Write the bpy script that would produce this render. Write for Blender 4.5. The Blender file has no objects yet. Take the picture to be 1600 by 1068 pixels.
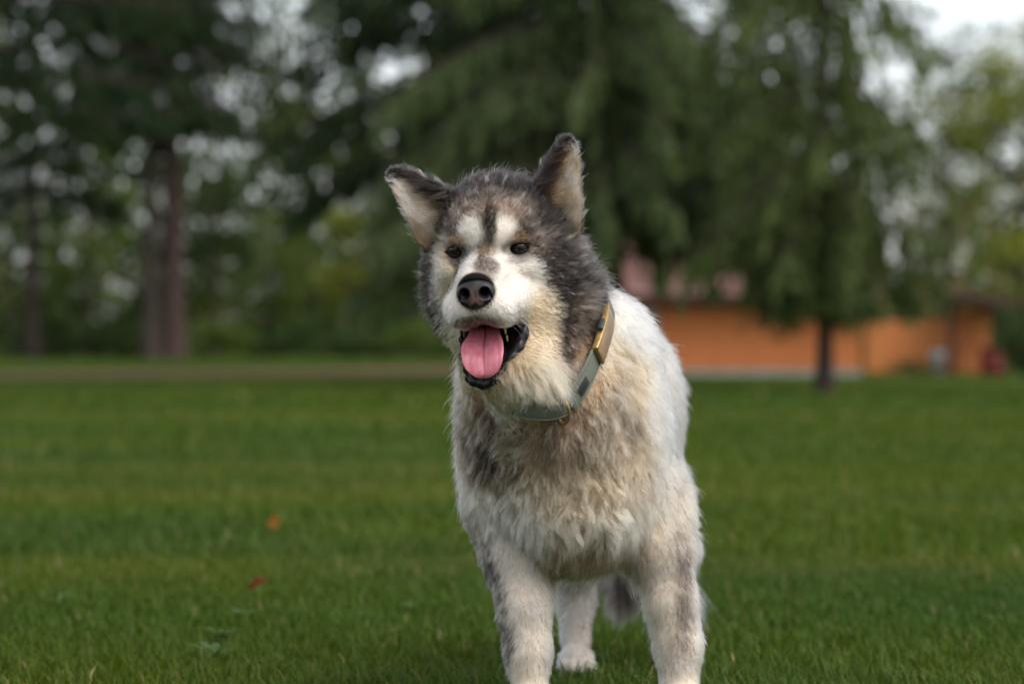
import bpy, bmesh, math, random
import numpy as np
from mathutils import Vector, Matrix
from mathutils.kdtree import KDTree

# ------------------------------------------------------------------ camera, sky, sun, exposure
scene = bpy.context.scene
COL = scene.collection
CAM_H = 0.58          # eye height of the photographer's low viewpoint (m)
DOG_Y = 4.444         # distance to the dog (m)
cam_d = bpy.data.cameras.new('camera')
cam = bpy.data.objects.new('camera', cam_d)
COL.objects.link(cam)
cam.location = (0, 0, CAM_H)
cam.rotation_euler = (math.radians(90), 0, 0)
cam_d.sensor_width = 36.0
cam_d.lens = 100.0
cam_d.shift_y = 21.0 / 1600.0
cam_d.clip_start = 0.1
cam_d.clip_end = 2000.0
cam_d.dof.use_dof = True
cam_d.dof.focus_distance = DOG_Y - 0.15
cam_d.dof.aperture_fstop = 3.4
cam_d.dof.aperture_blades = 0
scene.camera = cam

SUN_EL, SUN_AZ = 56.0, 132.0      # azimuth clockwise from +Y (view direction) towards +X
world = bpy.data.worlds.new('World')
scene.world = world
world.use_nodes = True
wn, wl = world.node_tree.nodes, world.node_tree.links
wn.clear()
w_out = wn.new('ShaderNodeOutputWorld')
w_bg = wn.new('ShaderNodeBackground')
w_sky = wn.new('ShaderNodeTexSky')
w_sky.sky_type = 'NISHITA'
w_sky.sun_disc = False
w_sky.sun_elevation = math.radians(SUN_EL)
w_sky.sun_rotation = math.radians(SUN_AZ)
w_sky.air_density = 1.0
w_sky.dust_density = 3.0
w_sky.ozone_density = 1.0
w_hsv = wn.new('ShaderNodeHueSaturation')
w_hsv.inputs['Saturation'].default_value = 0.35
wl.new(w_sky.outputs['Color'], w_hsv.inputs['Color'])
wl.new(w_hsv.outputs['Color'], w_bg.inputs['Color'])
w_bg.inputs['Strength'].default_value = 0.15
wl.new(w_bg.outputs['Background'], w_out.inputs['Surface'])

sun_d = bpy.data.lights.new('sun', 'SUN')
sun_d.energy = 0.6
sun_d.angle = math.radians(35)
sun_d.color = (1.0, 0.96, 0.9)
sun = bpy.data.objects.new('sun', sun_d)
COL.objects.link(sun)
_sd = Vector((math.sin(math.radians(SUN_AZ)) * math.cos(math.radians(SUN_EL)),
              math.cos(math.radians(SUN_AZ)) * math.cos(math.radians(SUN_EL)),
              math.sin(math.radians(SUN_EL))))
sun.rotation_euler = _sd.to_track_quat('Z', 'Y').to_euler()

scene.view_settings.view_transform = 'Standard'
scene.view_settings.look = 'None'
scene.view_settings.exposure = 1.15
scene.view_settings.gamma = 1.0
scene.view_settings.use_curve_mapping = False
scene.cycles.use_denoising = True
scene.cycles.max_bounces = 10
scene.cycles.diffuse_bounces = 4
scene.cycles.glossy_bounces = 4
scene.cycles.transmission_bounces = 8
scene.cycles.transparent_max_bounces = 8
scene.cycles_curves.shape = 'RIBBONS'
scene.cycles_curves.subdivisions = 2

# ------------------------------------------------------------------ helpers
rng = np.random.default_rng(7)
random.seed(7)

def tag(o, label=None, cat=None, group=None, kind=None):
    if label: o['label'] = label
    if cat: o['category'] = cat
    if group: o['group'] = group
    if kind: o['kind'] = kind
    return o

def link(o, parent=None):
    COL.objects.link(o)
    if parent is not None:
        o.parent = parent
    return o

def empty(name, loc=(0, 0, 0), rz=0.0):
    o = bpy.data.objects.new(name, None)
    o.location = loc
    o.rotation_euler = (0, 0, rz)
    o.empty_display_size = 0.2
    return link(o)

def mesh_np(name, verts, faces, smooth=True, colors=None, attr='tint'):
    """verts (n,3) array; faces (m,3|4) int array or list of such arrays."""
    me = bpy.data.meshes.new(name)
    if not isinstance(faces, list):
        faces = [faces]
    faces = [np.asarray(f, np.int32) for f in faces if len(f)]
    nl = sum(f.size for f in faces)
    npoly = sum(len(f) for f in faces)
    me.vertices.add(len(verts))
    me.vertices.foreach_set('co', np.asarray(verts, np.float32).ravel())
    me.loops.add(nl)
    me.loops.foreach_set('vertex_index', np.concatenate([f.ravel() for f in faces]))
    me.polygons.add(npoly)
    sizes = np.concatenate([np.full(len(f), f.shape[1], np.int32) for f in faces])
    starts = np.concatenate([[0], np.cumsum(sizes)[:-1]]).astype(np.int32)
    me.polygons.foreach_set('loop_start', starts)
    me.update(calc_edges=True)
    if smooth:
        me.polygons.foreach_set('use_smooth', np.ones(npoly, bool))
    if colors is not None:
        a = me.attributes.new(attr, 'FLOAT_COLOR', 'POINT')
        c = np.ones((len(verts), 4), np.float32)
        c[:, :3] = colors
        a.data.foreach_set('color', c.ravel())
    me.validate()
    return me

def obj(name, me, mat=None, parent=None):
    o = bpy.data.objects.new(name, me)
    if mat is not None and not me.materials:
        me.materials.append(mat)
    return link(o, parent)

def smoothstep(a, b, x):
    t = np.clip((np.asarray(x, float) - a) / (b - a), 0, 1)
    return t * t * (3 - 2 * t)

def norm(v):
    return v / np.maximum(np.linalg.norm(v, axis=-1, keepdims=True), 1e-9)

def vnoise(p, scale, seed=0):
    """3D value noise 0..1 at points p (n,3); scale = feature size."""
    q = np.asarray(p, np.float64) / scale + 1000.0 + seed * 17.37
    i = np.floor(q).astype(np.int64)
    f = q - i
    f = f * f * (3 - 2 * f)
    def h(a):
        n = (a[:, 0] * 73856093) ^ (a[:, 1] * 19349663) ^ (a[:, 2] * 83492791) ^ (seed * 2654435761)
        n = (n ^ (n >> 13)) * 1274126177 & 0x7fffffff
        n = (n ^ (n >> 16)) * 668265263 & 0x7fffffff
        return (n % 65536) / 65535.0
    r = 0
    for dx in (0, 1):
        for dy in (0, 1):
            for dz in (0, 1):
                w = (f[:, 0] if dx else 1 - f[:, 0]) * (f[:, 1] if dy else 1 - f[:, 1]) * (f[:, 2] if dz else 1 - f[:, 2])
                r = r + w * h(i + np.array([dx, dy, dz]))
    return r

# ------------------------------------------------------------------ material helpers
class NT:
    def __init__(self, name):
        self.mat = bpy.data.materials.new(name)
        self.mat.use_nodes = True
        self.n = self.mat.node_tree.nodes
        self.l = self.mat.node_tree.links
        self.n.clear()
        self.out = self.n.new('ShaderNodeOutputMaterial')
    def node(self, kind, **kw):
        nd = self.n.new('ShaderNode' + kind)
        for k, v in kw.items():
            if hasattr(nd, k): setattr(nd, k, v)
            else: nd.inputs[k.replace('_', ' ')].default_value = v
        return nd
    def ramp(self, fac, stops):
        r = self.n.new('ShaderNodeValToRGB')
        while len(r.color_ramp.elements) < len(stops):
            r.color_ramp.elements.new(0.5)
        for e, (p, c) in zip(r.color_ramp.elements, stops):
            e.position = p
            e.color = (*c, 1)
        self.l.new(fac, r.inputs[0])
        return r.outputs[0]
    def noise(self, scale, detail=4, rough=0.55, coord='Object', mapping=None):
        tc = self.n.new('ShaderNodeTexCoord')
        src = tc.outputs[coord]
        if mapping:
            mp = self.n.new('ShaderNodeMapping')
            mp.inputs['Scale'].default_value = mapping
            self.l.new(src, mp.inputs[0])
            src = mp.outputs[0]
        nz = self.n.new('ShaderNodeTexNoise')
        nz.inputs['Scale'].default_value = scale
        nz.inputs['Detail'].default_value = detail
        nz.inputs['Roughness'].default_value = rough
        self.l.new(src, nz.inputs['Vector'])
        return nz.outputs['Fac']
    def mix(self, a, b, fac, mode='MIX'):
        m = self.n.new('ShaderNodeMix')
        m.data_type = 'RGBA'
        m.blend_type = mode
        for v, i in ((fac, 0), (a, 6), (b, 7)):
            if hasattr(v, 'is_output'): self.l.new(v, m.inputs[i])
            elif i == 0: m.inputs[0].default_value = v
            else: m.inputs[i].default_value = (*v, 1)
        return m.outputs[2]
    def attr(self, name):
        a = self.n.new('ShaderNodeAttribute')
        a.attribute_name = name
        return a.outputs['Color']
    def bump(self, h, strength=0.3, dist=0.01):
        b = self.n.new('ShaderNodeBump')
        b.inputs['Strength'].default_value = strength
        b.inputs['Distance'].default_value = dist
        self.l.new(h, b.inputs['Height'])
        return b.outputs[0]
    def principled(self, color, rough=0.7, normal=None, spec=0.5, metallic=0.0, **kw):
        p = self.n.new('ShaderNodeBsdfPrincipled')
        for v, k in ((color, 'Base Color'), (rough, 'Roughness')):
            if hasattr(v, 'is_output'): self.l.new(v, p.inputs[k])
            else: p.inputs[k].default_value = (*v, 1) if k == 'Base Color' else v
        p.inputs['Specular IOR Level'].default_value = spec
        p.inputs['Metallic'].default_value = metallic
        for k, v in kw.items():
            p.inputs[k].default_value = v
        if normal is not None: self.l.new(normal, p.inputs['Normal'])
        return p.outputs[0]
    def done(self, shader):
        self.l.new(shader, self.out.inputs['Surface'])
        return self.mat

def leaf_mat(name, base_attr='tint', trans=0.35, rough=0.6, tint=(1, 1, 1)):
    t = NT(name)
    c = t.attr(base_attr)
    c = t.mix(c, tint, 1.0, 'MULTIPLY')
    p = t.principled(c, rough, spec=0.1)
    tr = t.node('BsdfTranslucent')
    t.l.new(t.mix(c, (1.2, 1.2, 0.6), 1.0, 'MULTIPLY'), tr.inputs['Color'])
    mx = t.node('MixShader')
    mx.inputs[0].default_value = trans
    t.l.new(p, mx.inputs[1]); t.l.new(tr.outputs[0], mx.inputs[2])
    return t.done(mx.outputs[0])
# ================================================================== the setting
F_PX = 4444.0
def at_px(px, Y, py=None):
    """a place at distance Y in the direction seen at (px, py)"""
    X = (px - 800.0) / F_PX * Y
    return X if py is None else (X, CAM_H + (555.0 - py) / F_PX * Y)

def ground_z(X, Y):
    X = np.asarray(X, float); Y = np.asarray(Y, float)
    rise = 0.46 * smoothstep(62, 104, Y) * (1 - smoothstep(-3, 5, X))
    und = 0.02 * np.sin(X * 0.31 + 1.3) * np.sin(Y * 0.23) * smoothstep(8, 20, Y)
    return rise + und + 0.6 * smoothstep(110, 170, Y)

# ---- lawn sheet
gx = np.concatenate([[-400, -250, -160, -110], np.linspace(-80, 80, 81), [110, 160, 250, 400]])
gy = np.concatenate([[-120, -60, -30], np.linspace(-10, 130, 141), [150, 180, 230, 320, 450, 700]])
GX, GY = np.meshgrid(gx, gy)
V = np.stack([GX, GY, ground_z(GX, GY)], -1).reshape(-1, 3)
idx = np.arange(len(V)).reshape(GX.shape)
Q = np.stack([idx[:-1, :-1], idx[:-1, 1:], idx[1:, 1:], idx[1:, :-1]], -1).reshape(-1, 4)
m = NT('lawn_turf')
big = m.noise(0.35, 4, 0.6, mapping=(0.5, 1.0, 1.0))
mid = m.noise(3.0, 4, 0.6)
fin = m.noise(60, 3, 0.7, mapping=(1.0, 0.35, 1.0))
c1 = m.ramp(big, [(0.30, (0.022, 0.044, 0.005)), (0.52, (0.033, 0.055, 0.005)), (0.72, (0.047, 0.062, 0.006))])
c2 = m.ramp(fin, [(0.3, (0.45, 0.5, 0.4)), (0.7, (1.3, 1.3, 1.1))])
c3 = m.mix(c1, c2, 0.8, 'MULTIPLY')
c4 = m.mix(c3, m.ramp(mid, [(0.3, (0.75, 0.8, 0.8)), (0.7, (1.15, 1.12, 1.0))]), 0.8, 'MULTIPLY')
lawn = obj('lawn', mesh_np('lawn', V, Q), m.done(m.principled(c4, 0.95, m.bump(fin, 0.8, 0.03), spec=0.05)))
tag(lawn, kind='structure')

# ---- dirt drive crossing behind the lawn on the left

def catmull(ctrl, n):
    c = np.array(ctrl, float); mm = len(c)
    x = np.linspace(0, mm - 1, n); i = np.clip(x.astype(int), 0, mm - 2); f = (x - i)[:, None]
    g = lambda k: c[np.clip(k, 0, mm - 1)]
    a, b, d, e = g(i - 1), g(i), g(i + 1), g(i + 2)
    return 0.5 * ((2 * b) + (d - a) * f + (2 * a - 5 * b + 4 * d - e) * f ** 2 + (3 * b - a - 3 * d + e) * f ** 3)
ctr = catmull([(-70, 62), (-40, 66), (-20, 70), (-8, 74), (-2, 79), (1.0, 86), (1.5, 98), (1.0, 120)], 90)
hw = np.interp(np.arange(90), [0, 40, 60, 89], [3.2, 3.0, 2.2, 1.8])
tn = norm(np.gradient(ctr, axis=0)); nr = np.stack([-tn[:, 1], tn[:, 0]], 1)
rows = []
for k in np.linspace(-1, 1, 9):
    ed = 0.35 * (vnoise(np.stack([ctr[:, 0], ctr[:, 1], np.full(90, k * 9)], 1), 2.0, 3) - 0.5) * (abs(k) > 0.9)
    p = ctr + nr * (hw * k + ed)[:, None]
    rows.append(np.stack([p[:, 0], p[:, 1], ground_z(p[:, 0], p[:, 1]) + 0.02 + 0.03 * (1 - k * k)], 1))
V = np.stack(rows, 1); idx = np.arange(V.shape[0] * V.shape[1]).reshape(V.shape[:2])
Q = np.stack([idx[:-1, :-1], idx[1:, :-1], idx[1:, 1:], idx[:-1, 1:]], -1).reshape(-1, 4)
m = NT('dirt')
MAT_DIRT = m.done(m.principled(m.ramp(m.noise(2.2, 5), [(0.3, (0.052, 0.028, 0.018)), (0.7, (0.092, 0.052, 0.034))]), 0.95, m.bump(m.noise(18, 4), 0.5, 0.05), spec=0.1))
tag(obj('drive', mesh_np('drive', V.reshape(-1, 3), Q), MAT_DIRT), kind='structure')

# ---- foliage materials
MAT_NEEDLE = leaf_mat('needles', trans=0.42, rough=0.65)
MAT_LEAF = leaf_mat('leaves', trans=0.4, rough=0.55)
def bark(name, a, b):
    m = NT(name)
    nz = m.noise(7, 5, 0.65, mapping=(1, 1, 0.18))
    return m.done(m.principled(m.ramp(nz, [(0.3, a), (0.7, b)]), 0.95, m.bump(nz, 0.9, 0.06), spec=0.1))
MAT_BARK = bark('fir_bark', (0.022, 0.016, 0.013), (0.062, 0.048, 0.040))
MAT_BARK_RED = bark('grey_red_bark', (0.030, 0.019, 0.016), (0.080, 0.053, 0.045))

def tube(pts, rad, sides=8, cap=True):
    pts = np.asarray(pts, float); rad = np.asarray(rad, float); n = len(pts)
    t = norm(np.gradient(pts, axis=0))
    ref = np.where(np.abs(t[:, 2:3]) > 0.9, np.array([[1.0, 0, 0]]), np.array([[0, 0, 1.0]]))
    u = norm(np.cross(t, ref)); v = np.cross(t, u)
    a = np.linspace(0, 2 * np.pi, sides, endpoint=False)
    V = pts[:, None] + rad[:, None, None] * (np.cos(a)[None, :, None] * u[:, None] + np.sin(a)[None, :, None] * v[:, None])
    idx = np.arange(n * sides).reshape(n, sides)
    Q = np.stack([idx[:-1], np.roll(idx[:-1], -1, 1), np.roll(idx[1:], -1, 1), idx[1:]], -1).reshape(-1, 4)
    return V.reshape(-1, 3), Q
def join(parts):
    V, Q, o = [], [], 0
    for v, q in parts:
        V.append(v); Q.append(q + o); o += len(v)
    return np.concatenate(V), np.concatenate(Q)

def blades(base, direc, length, width, rnd, fold=None):
    """leaf-shaped quads: base point, direction, length, width"""
    n = len(base)
    side = norm(np.cross(direc, norm(rnd.standard_normal((n, 3)))))
    mid = base + direc * (length * 0.5)[:, None]
    V = np.stack([base, mid + side * (width / 2)[:, None], base + direc * length[:, None], mid - side * (width / 2)[:, None]], 1)
    return V.reshape(-1, 3), np.arange(n * 4).reshape(n, 4)

def trunk_profile(h, r, rnd, lean=0.0, n=14):
    z = np.linspace(0, h, n)
    p = np.stack([lean * z + 0.05 * r * np.cumsum(rnd.standard_normal(n)), 0.05 * r * np.cumsum(rnd.standard_normal(n)), z - 0.25], 1)
    rad = r * (1 - 0.93 * (z / h)) + r * 0.55 * np.exp(-z / 0.35)
    return p, rad

def conifer(seed, h, r, crown0, spread, n_br, n_tw, n_bl, droop, hang, cols, up=0.2, blade=(0.17, 0.04), skirt=0.0, inner=0, low=0):
    """tapered trunk, whorled drooping boughs, hanging twigs clothed in needle sprays"""
    rnd = np.random.default_rng(seed)
    tp, tr = trunk_profile(h, r, rnd)
    wood = [tube(tp, tr, 12)]
    limbs, B, D, Cc, Lw = [], [], [], [], []
    hs = crown0 + (h - crown0) * np.sort(rnd.random(n_br)) ** 1.25
    if low:
        hs = np.concatenate([crown0 + rnd.uniform(0, 0.7, low), hs])
    az = rnd.random() * 6.28
    for hb in hs:
        az += 2.4 + rnd.normal() * 0.35
        f = (hb - crown0) / (h - crown0)
        Lb = spread * (1 - f) ** 0.85 * rnd.uniform(0.72, 1.1) + 0.25
        if skirt: Lb *= min(1.0, 0.3 + 0.7 * max(0.0, hb - crown0) / skirt)
        t = np.linspace(0, 1, 9)
        out = np.array([math.cos(az), math.sin(az)])
        zz = hb + Lb * (up * t - droop * t ** 2 * rnd.uniform(0.8, 1.25))
        bend = rnd.normal() * 0.15
        xy = out[None] * (Lb * t)[:, None] + np.array([-out[1], out[0]])[None] * (Lb * bend * t ** 2)[:, None]
        bp = np.column_stack([xy, zz])
        bp[:, :2] += np.array([np.interp(hb, tp[:, 2], tp[:, 0]), np.interp(hb, tp[:, 2], tp[:, 1])])
        limbs.append(tube(bp, (0.012 + 0.03 * Lb / 2.5) * (1 - 0.85 * t), 5))
        k = max(4, int(n_tw * (0.45 + 0.55 * Lb / spread)))
        tt = rnd.uniform(0.12, 1.0, k)
        bi = np.stack([np.interp(tt, t, bp[:, j]) for j in range(3)], 1)
        tang = norm(np.stack([np.interp(tt, t, np.gradient(bp[:, j])) for j in range(3)], 1))
        sd = rnd.choice([-1, 1], k)[:, None] * np.stack([-tang[:, 1], tang[:, 0], np.zeros(k)], 1)
        tw_d = norm(tang * 0.5 + sd * rnd.uniform(0.1, 0.8, (k, 1)) + np.array([0, 0, -hang]) * rnd.uniform(0.6, 1.3, (k, 1)))
        tl = rnd.uniform(0.35, 0.95, k) * (0.55 + 0.35 * Lb / spread) * (1.05 - 0.45 * tt)
        nb = n_bl
        u = (np.arange(nb) + rnd.random((k, nb))) / nb
        drop = np.array([0, 0, -1.0])
        pb = bi[:, None] + tw_d[:, None] * (u * tl[:, None])[..., None] + drop * (0.25 * hang * tl[:, None] * u ** 2)[..., None]
        dd = norm(tw_d[:, None] * 0.9 + rnd.standard_normal((k, nb, 3)) * 0.45 + drop * 0.35)
        B.append(pb.reshape(-1, 3)); D.append(dd.reshape(-1, 3))
        shade = rnd.random((k, 1)) * 0.6 + rnd.random((k, nb)) * 0.4
        Cc.append(shade.reshape(-1)); Lw.append(np.full(k * nb, 1.0))
    if inner:                                   # short sprays hanging round the trunk
        k = inner; a_ = rnd.uniform(0, 6.283, k); rr_ = rnd.uniform(0.15, 1.3, k); zz_ = crown0 + (0.6 * h - crown0) * rnd.random(k) - 0.2
        o_ = np.stack([np.cos(a_), np.sin(a_), np.zeros(k)], 1)
        b_ = o_ * rr_[:, None] + np.array([0, 0, 1.0]) * zz_[:, None]
        u = (np.arange(n_bl) + rnd.random((k, n_bl))) / n_bl
        dv = norm(o_ * 0.35 + np.array([0, 0, -1.0]))
        B.append((b_[:, None] + dv[:, None] * (u * rnd.uniform(0.5, 1.0, (k, 1)))[..., None]).reshape(-1, 3))
        D.append(norm(dv[:, None] + 0.4 * rnd.standard_normal((k, n_bl, 3))).reshape(-1, 3))
        Cc.append((rnd.random((k, 1)) * 0.6 + rnd.random((k, n_bl)) * 0.4).reshape(-1))
    B = np.concatenate(B); D = np.concatenate(D); sh = np.concatenate(Cc)
    L = blade[0] * rnd.uniform(0.7, 1.35, len(B)); Wd = blade[1] * rnd.uniform(0.7, 1.4, len(B))
    V, Q = blades(B, D, L, Wd, rnd)
    c0, c1 = np.array(cols[0]), np.array(cols[1])
    cc = c0 + (c1 - c0) * sh[:, None]
    return join(wood), join(limbs), (V, Q, np.repeat(cc, 4, 0))

def broadleaf(seed, h, r, crown0, rx, n_cl, n_lf, cols, leaf=0.11, cl_r=0.55, lean=0.0, flat=1.0, stems=1):
    rnd = np.random.default_rng(seed)
    tp, tr = trunk_profile(h * 0.85, r, rnd, lean)
    wood = [tube(tp, tr, 10)]
    limbs = []
    ccs = []
    while len(ccs) < n_cl:
        p = rnd.uniform(-1, 1, 3)
        if p @ p > 1: continue
        if (p @ p) ** 0.5 < 0.35 and rnd.random() < 0.7: continue
        ccs.append(p)
    ccs = np.array(ccs) * np.array([rx, rx, (h - crown0) / 2]) + np.array([lean * h * 0.6, 0, (h + crown0) / 2])
    for i in range(min(n_cl, 46)):
        c = ccs[i]
        zb = max(0.15 * h, min(c[2] - 0.3 * np.hypot(c[0], c[1]) - 0.3, h * 0.8))
        s0 = np.array([np.interp(zb, tp[:, 2], tp[:, 0]), np.interp(zb, tp[:, 2], tp[:, 1]), zb])
        t = np.linspace(0, 1, 6)[:, None]
        mid = (s0 + c) / 2 + rnd.standard_normal(3) * 0.12 * rx + np.array([0, 0, 0.1 * rx])
        limbs.append(tube((1 - t) ** 2 * s0 + 2 * t * (1 - t) * mid + t ** 2 * c, r * 0.32 * (1 - 0.85 * t[:, 0]), 5))
    n = n_cl * n_lf
    k = np.repeat(np.arange(n_cl), n_lf)
    scale = rnd.uniform(0.6, 1.35, n_cl)[k]
    g = rnd.standard_normal((n, 3)); g = norm(g) * (rnd.random((n, 1)) ** 0.45)
    B = ccs[k] + g * cl_r * scale[:, None] * np.array([1, 1, 0.7 * flat])
    D = norm(g + np.array([0, 0, -0.5]) + 0.8 * rnd.standard_normal((n, 3)))
    V, Q = blades(B, D, leaf * rnd.uniform(0.7, 1.4, n), leaf * 0.62 * rnd.uniform(0.7, 1.3, n), rnd)
    sh = 0.55 * rnd.random(n_cl)[k] + 0.45 * rnd.random(n)
    c0, c1 = np.array(cols[0]), np.array(cols[1])
    return join(wood), join(limbs), (V, Q, np.repeat(c0 + (c1 - c0) * sh[:, None], 4, 0))

def plant_tree(name, data, X, Y, label, cat='tree', rz=0.0, group=None, bark_mat=None, leafm=None, scale=1.0):
    (wv, wq), (lv, lq), (fv, fq, fc) = data if not isinstance(data, dict) else data['raw']
    t = empty(name, (X, Y, float(ground_z(X, Y))), rz)
    t.scale = (scale,) * 3
    if isinstance(data, dict) and 'me' in data:
        mw, ml, mf = data['me']
    else:
        mw = mesh_np('trunk', wv, wq); ml = mesh_np('limbs', lv, lq); mf = mesh_np('crown', fv, fq, False, fc)
        mw.materials.append(bark_mat or MAT_BARK); ml.materials.append(bark_mat or MAT_BARK); mf.materials.append(leafm or MAT_LEAF)
        if isinstance(data, dict): data['me'] = (mw, ml, mf)
    tr = obj('trunk', mw, None, t)
    obj('limbs', ml, None, tr)['kind'] = 'stuff'
    obj('crown', mf, None, t)
    tag(t, label, cat, group)
    return t

DK = ((0.0083, 0.018, 0.0075), (0.0315, 0.057, 0.021))
MD = ((0.0302, 0.0513, 0.0157), (0.1209, 0.1538, 0.0484))
BL = ((0.0417, 0.0706, 0.0287), (0.153, 0.1951, 0.0822))
# the slender spruce standing in front of the house
plant_tree('spruce_tree', conifer(11, 13.0, 0.12, 1.7, 2.5, 95, 22, 10, 0.5, 1.5, MD, up=0.08, blade=(0.2, 0.06), skirt=1.6, inner=320, low=14), at_px(1288, 41.6), 41.6,
           'slender drooping spruce with a thin dark trunk in front of the orange house', leafm=MAT_NEEDLE)
# the broad weeping conifer behind the dog
plant_tree('weeping_conifer', conifer(12, 19.0, 0.20, 3.2, 4.7, 170, 60, 11, 0.42, 1.8, BL, up=0.15, blade=(0.24, 0.075), inner=900, low=26), at_px(960, 52), 52.0,
           'broad weeping conifer with long hanging green boughs right of the dog', leafm=MAT_NEEDLE)
plant_tree('dark_conifer', conifer(13, 20.0, 0.32, 4.6, 4.8, 130, 50, 10, 0.42, 1.2, DK, up=0.18, blade=(0.24, 0.07), inner=500), at_px(765, 60), 60.0,
           'dark conifer directly behind the head of the dog with boughs drooping left', leafm=MAT_NEEDLE)
plant_tree('spruce_tree', conifer(14, 22.0, 0.28, 4.6, 4.0, 64, 15, 9, 0.5, 1.4, DK, up=0.1, blade=(0.3, 0.1)), at_px(1225, 100), 100.0,
           'dark spruce rising behind the roof of the orange house', leafm=MAT_NEEDLE)
# near boughs entering at the top left corner
plant_tree('overhanging_fir', conifer(15, 17.0, 0.30, 5.0, 5.6, 110, 44, 9, 0.22, 0.8, DK, up=0.12, blade=(0.2, 0.05)), at_px(-60, 48), 48.0,
           'dark fir at the left edge with boughs across the top corner', leafm=MAT_NEEDLE)
# the tall firs with bare lower trunks
plant_tree('tall_fir', conifer(16, 26.0, 0.28, 8.0, 4.8, 110, 34, 8, 0.30, 0.9, DK, up=0.15, blade=(0.32, 0.10)), at_px(236, 100), 100.0,
           'tall fir with the darker left trunk of the pair left of the dog', leafm=MAT_NEEDLE)
plant_tree('tall_fir', conifer(17, 27.0, 0.40, 8.4, 5.0, 100, 34, 8, 0.28, 0.9, DK, up=0.15, blade=(0.32, 0.10)), at_px(270, 101), 101.0,
           'tall fir with the thicker grey-red trunk of the pair left of the dog', leafm=MAT_NEEDLE, bark_mat=MAT_BARK_RED)
plant_tree('tall_fir', conifer(18, 24.0, 0.26, 6.0, 3.6, 70, 24, 8, 0.35, 0.9, DK, up=0.12, blade=(0.32, 0.10)), at_px(52, 104), 104.0,
           'tall dark fir nearest the left edge of the wood', leafm=MAT_NEEDLE)
# young woodland trees behind the drive
LG = ((0.0405, 0.0731, 0.0149), (0.1165, 0.156, 0.033))
YG = ((0.1087, 0.1373, 0.0229), (0.2746, 0.2917, 0.0572))
MG = ((0.0192, 0.042, 0.0123), (0.0595, 0.0924, 0.0246))
plant_tree('young_tree', broadleaf(31, 8.0, 0.10, 2.4, 2.0, 46, 90, MG, 0.17, 0.55), at_px(335, 108), 108.0, 'young tree with a thin reddish trunk beside the pair of tall firs', bark_mat=MAT_BARK_RED)
plant_tree('young_tree', broadleaf(32, 7.2, 0.10, 1.0, 1.7, 46, 90, YG, 0.17, 0.5), at_px(556, 112), 112.0, 'pale yellow-green young tree at the edge of the wood, left of the dog')
plant_tree('young_tree', broadleaf(33, 6.4, 0.09, 0.8, 1.9, 46, 90, LG, 0.17, 0.55), at_px(420, 116), 116.0, 'bright green young tree between the tall firs and the pale yellow-green tree')
plant_tree('young_tree', broadleaf(34, 9.0, 0.12, 2.0, 2.2, 50, 90, MG, 0.17, 0.6), at_px(640, 110), 110.0, 'mid green young tree just left of the cheek of the dog', bark_mat=MAT_BARK_RED)
plant_tree('young_tree', broadleaf(35, 9.5, 0.12, 1.6, 2.6, 56, 90, LG, 0.17, 0.6), at_px(135, 118), 118.0, 'green young tree left of the pair of tall firs')
plant_tree('young_tree', broadleaf(36, 10.5, 0.13, 3.0, 2.6, 50, 90, MG, 0.17, 0.6), at_px(20, 114), 114.0, 'mid green young tree behind the fir at the left edge')
# right edge
plant_tree('maple_tree', broadleaf(41, 11.5, 0.20, 2.2, 3.4, 90, 110, YG, 0.2, 0.8), at_px(1600, 93), 93.0, 'yellow-green broadleaf tree at the right edge, beside the porch roof')
plant_tree('maple_tree', broadleaf(42, 7.0, 0.12, 1.6, 2.0, 46, 90, ((0.10, 0.095, 0.03), (0.22, 0.19, 0.07)), 0.15, 0.55), at_px(1490, 104), 104.0, 'olive budding tree behind the porch roof of the house')
plant_tree('birch_tree', broadleaf(43, 12.6, 0.12, 4.5, 2.5, 60, 60, LG, 0.14, 0.55), at_px(1480, 92), 92.0, 'thin-crowned pale tree against the bright sky at the top right')

# ---- bushes
def bush(seed, h, rx, n_cl, n_lf, cols, leaf, cl_r):
    return broadleaf(seed, h, 0.04, 0.05, rx, n_cl, n_lf, cols, leaf, cl_r)
spec = [(90, 106, 1.5, 1.9, MG, 'low dark green bush at the left end of the undergrowth'),
        (180, 105, 1.3, 1.6, MG, 'low green bush left of the foot of the pair of tall firs'),
        (330, 104, 1.2, 1.7, LG, 'low bright bush right of the foot of the pair of tall firs'),
        (430, 106, 1.5, 1.8, MG, 'rounded green bush below the bright green young tree'),
        (520, 104, 1.1, 1.6, MG, 'low dark bush left of the pale yellow-green tree'),
        (600, 105, 1.4, 1.7, MG, 'rounded dark bush right of the pale yellow-green tree'),
        (672, 103, 1.3, 1.5, LG, 'low bush touching the left outline of the dog'),
        (1632, 80, 2.3, 1.3, MG, 'dark green bush at the right edge below the yellow-green tree'),
        (1425, 84.5, 0.42, 0.75, MG, 'small clipped bush at the foot of the plank fence')]
for i, (px, Y, h, rx, c, lab) in enumerate(spec):
    plant_tree('bush', bush(60 + i, h, rx, 26 if h > 0.6 else 12, 70, c, 0.16 if h > 0.6 else 0.07, 0.42 if h > 0.6 else 0.2), at_px(px, Y), Y, lab, 'bush')
plant_tree('bush', bush(80, 2.9, 1.4, 40, 60, ((0.12, 0.085, 0.045), (0.25, 0.19, 0.10)), 0.10, 0.45), at_px(1425, 90), 90.0, 'tan budding bush standing behind the plank fence', 'bush')

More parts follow.
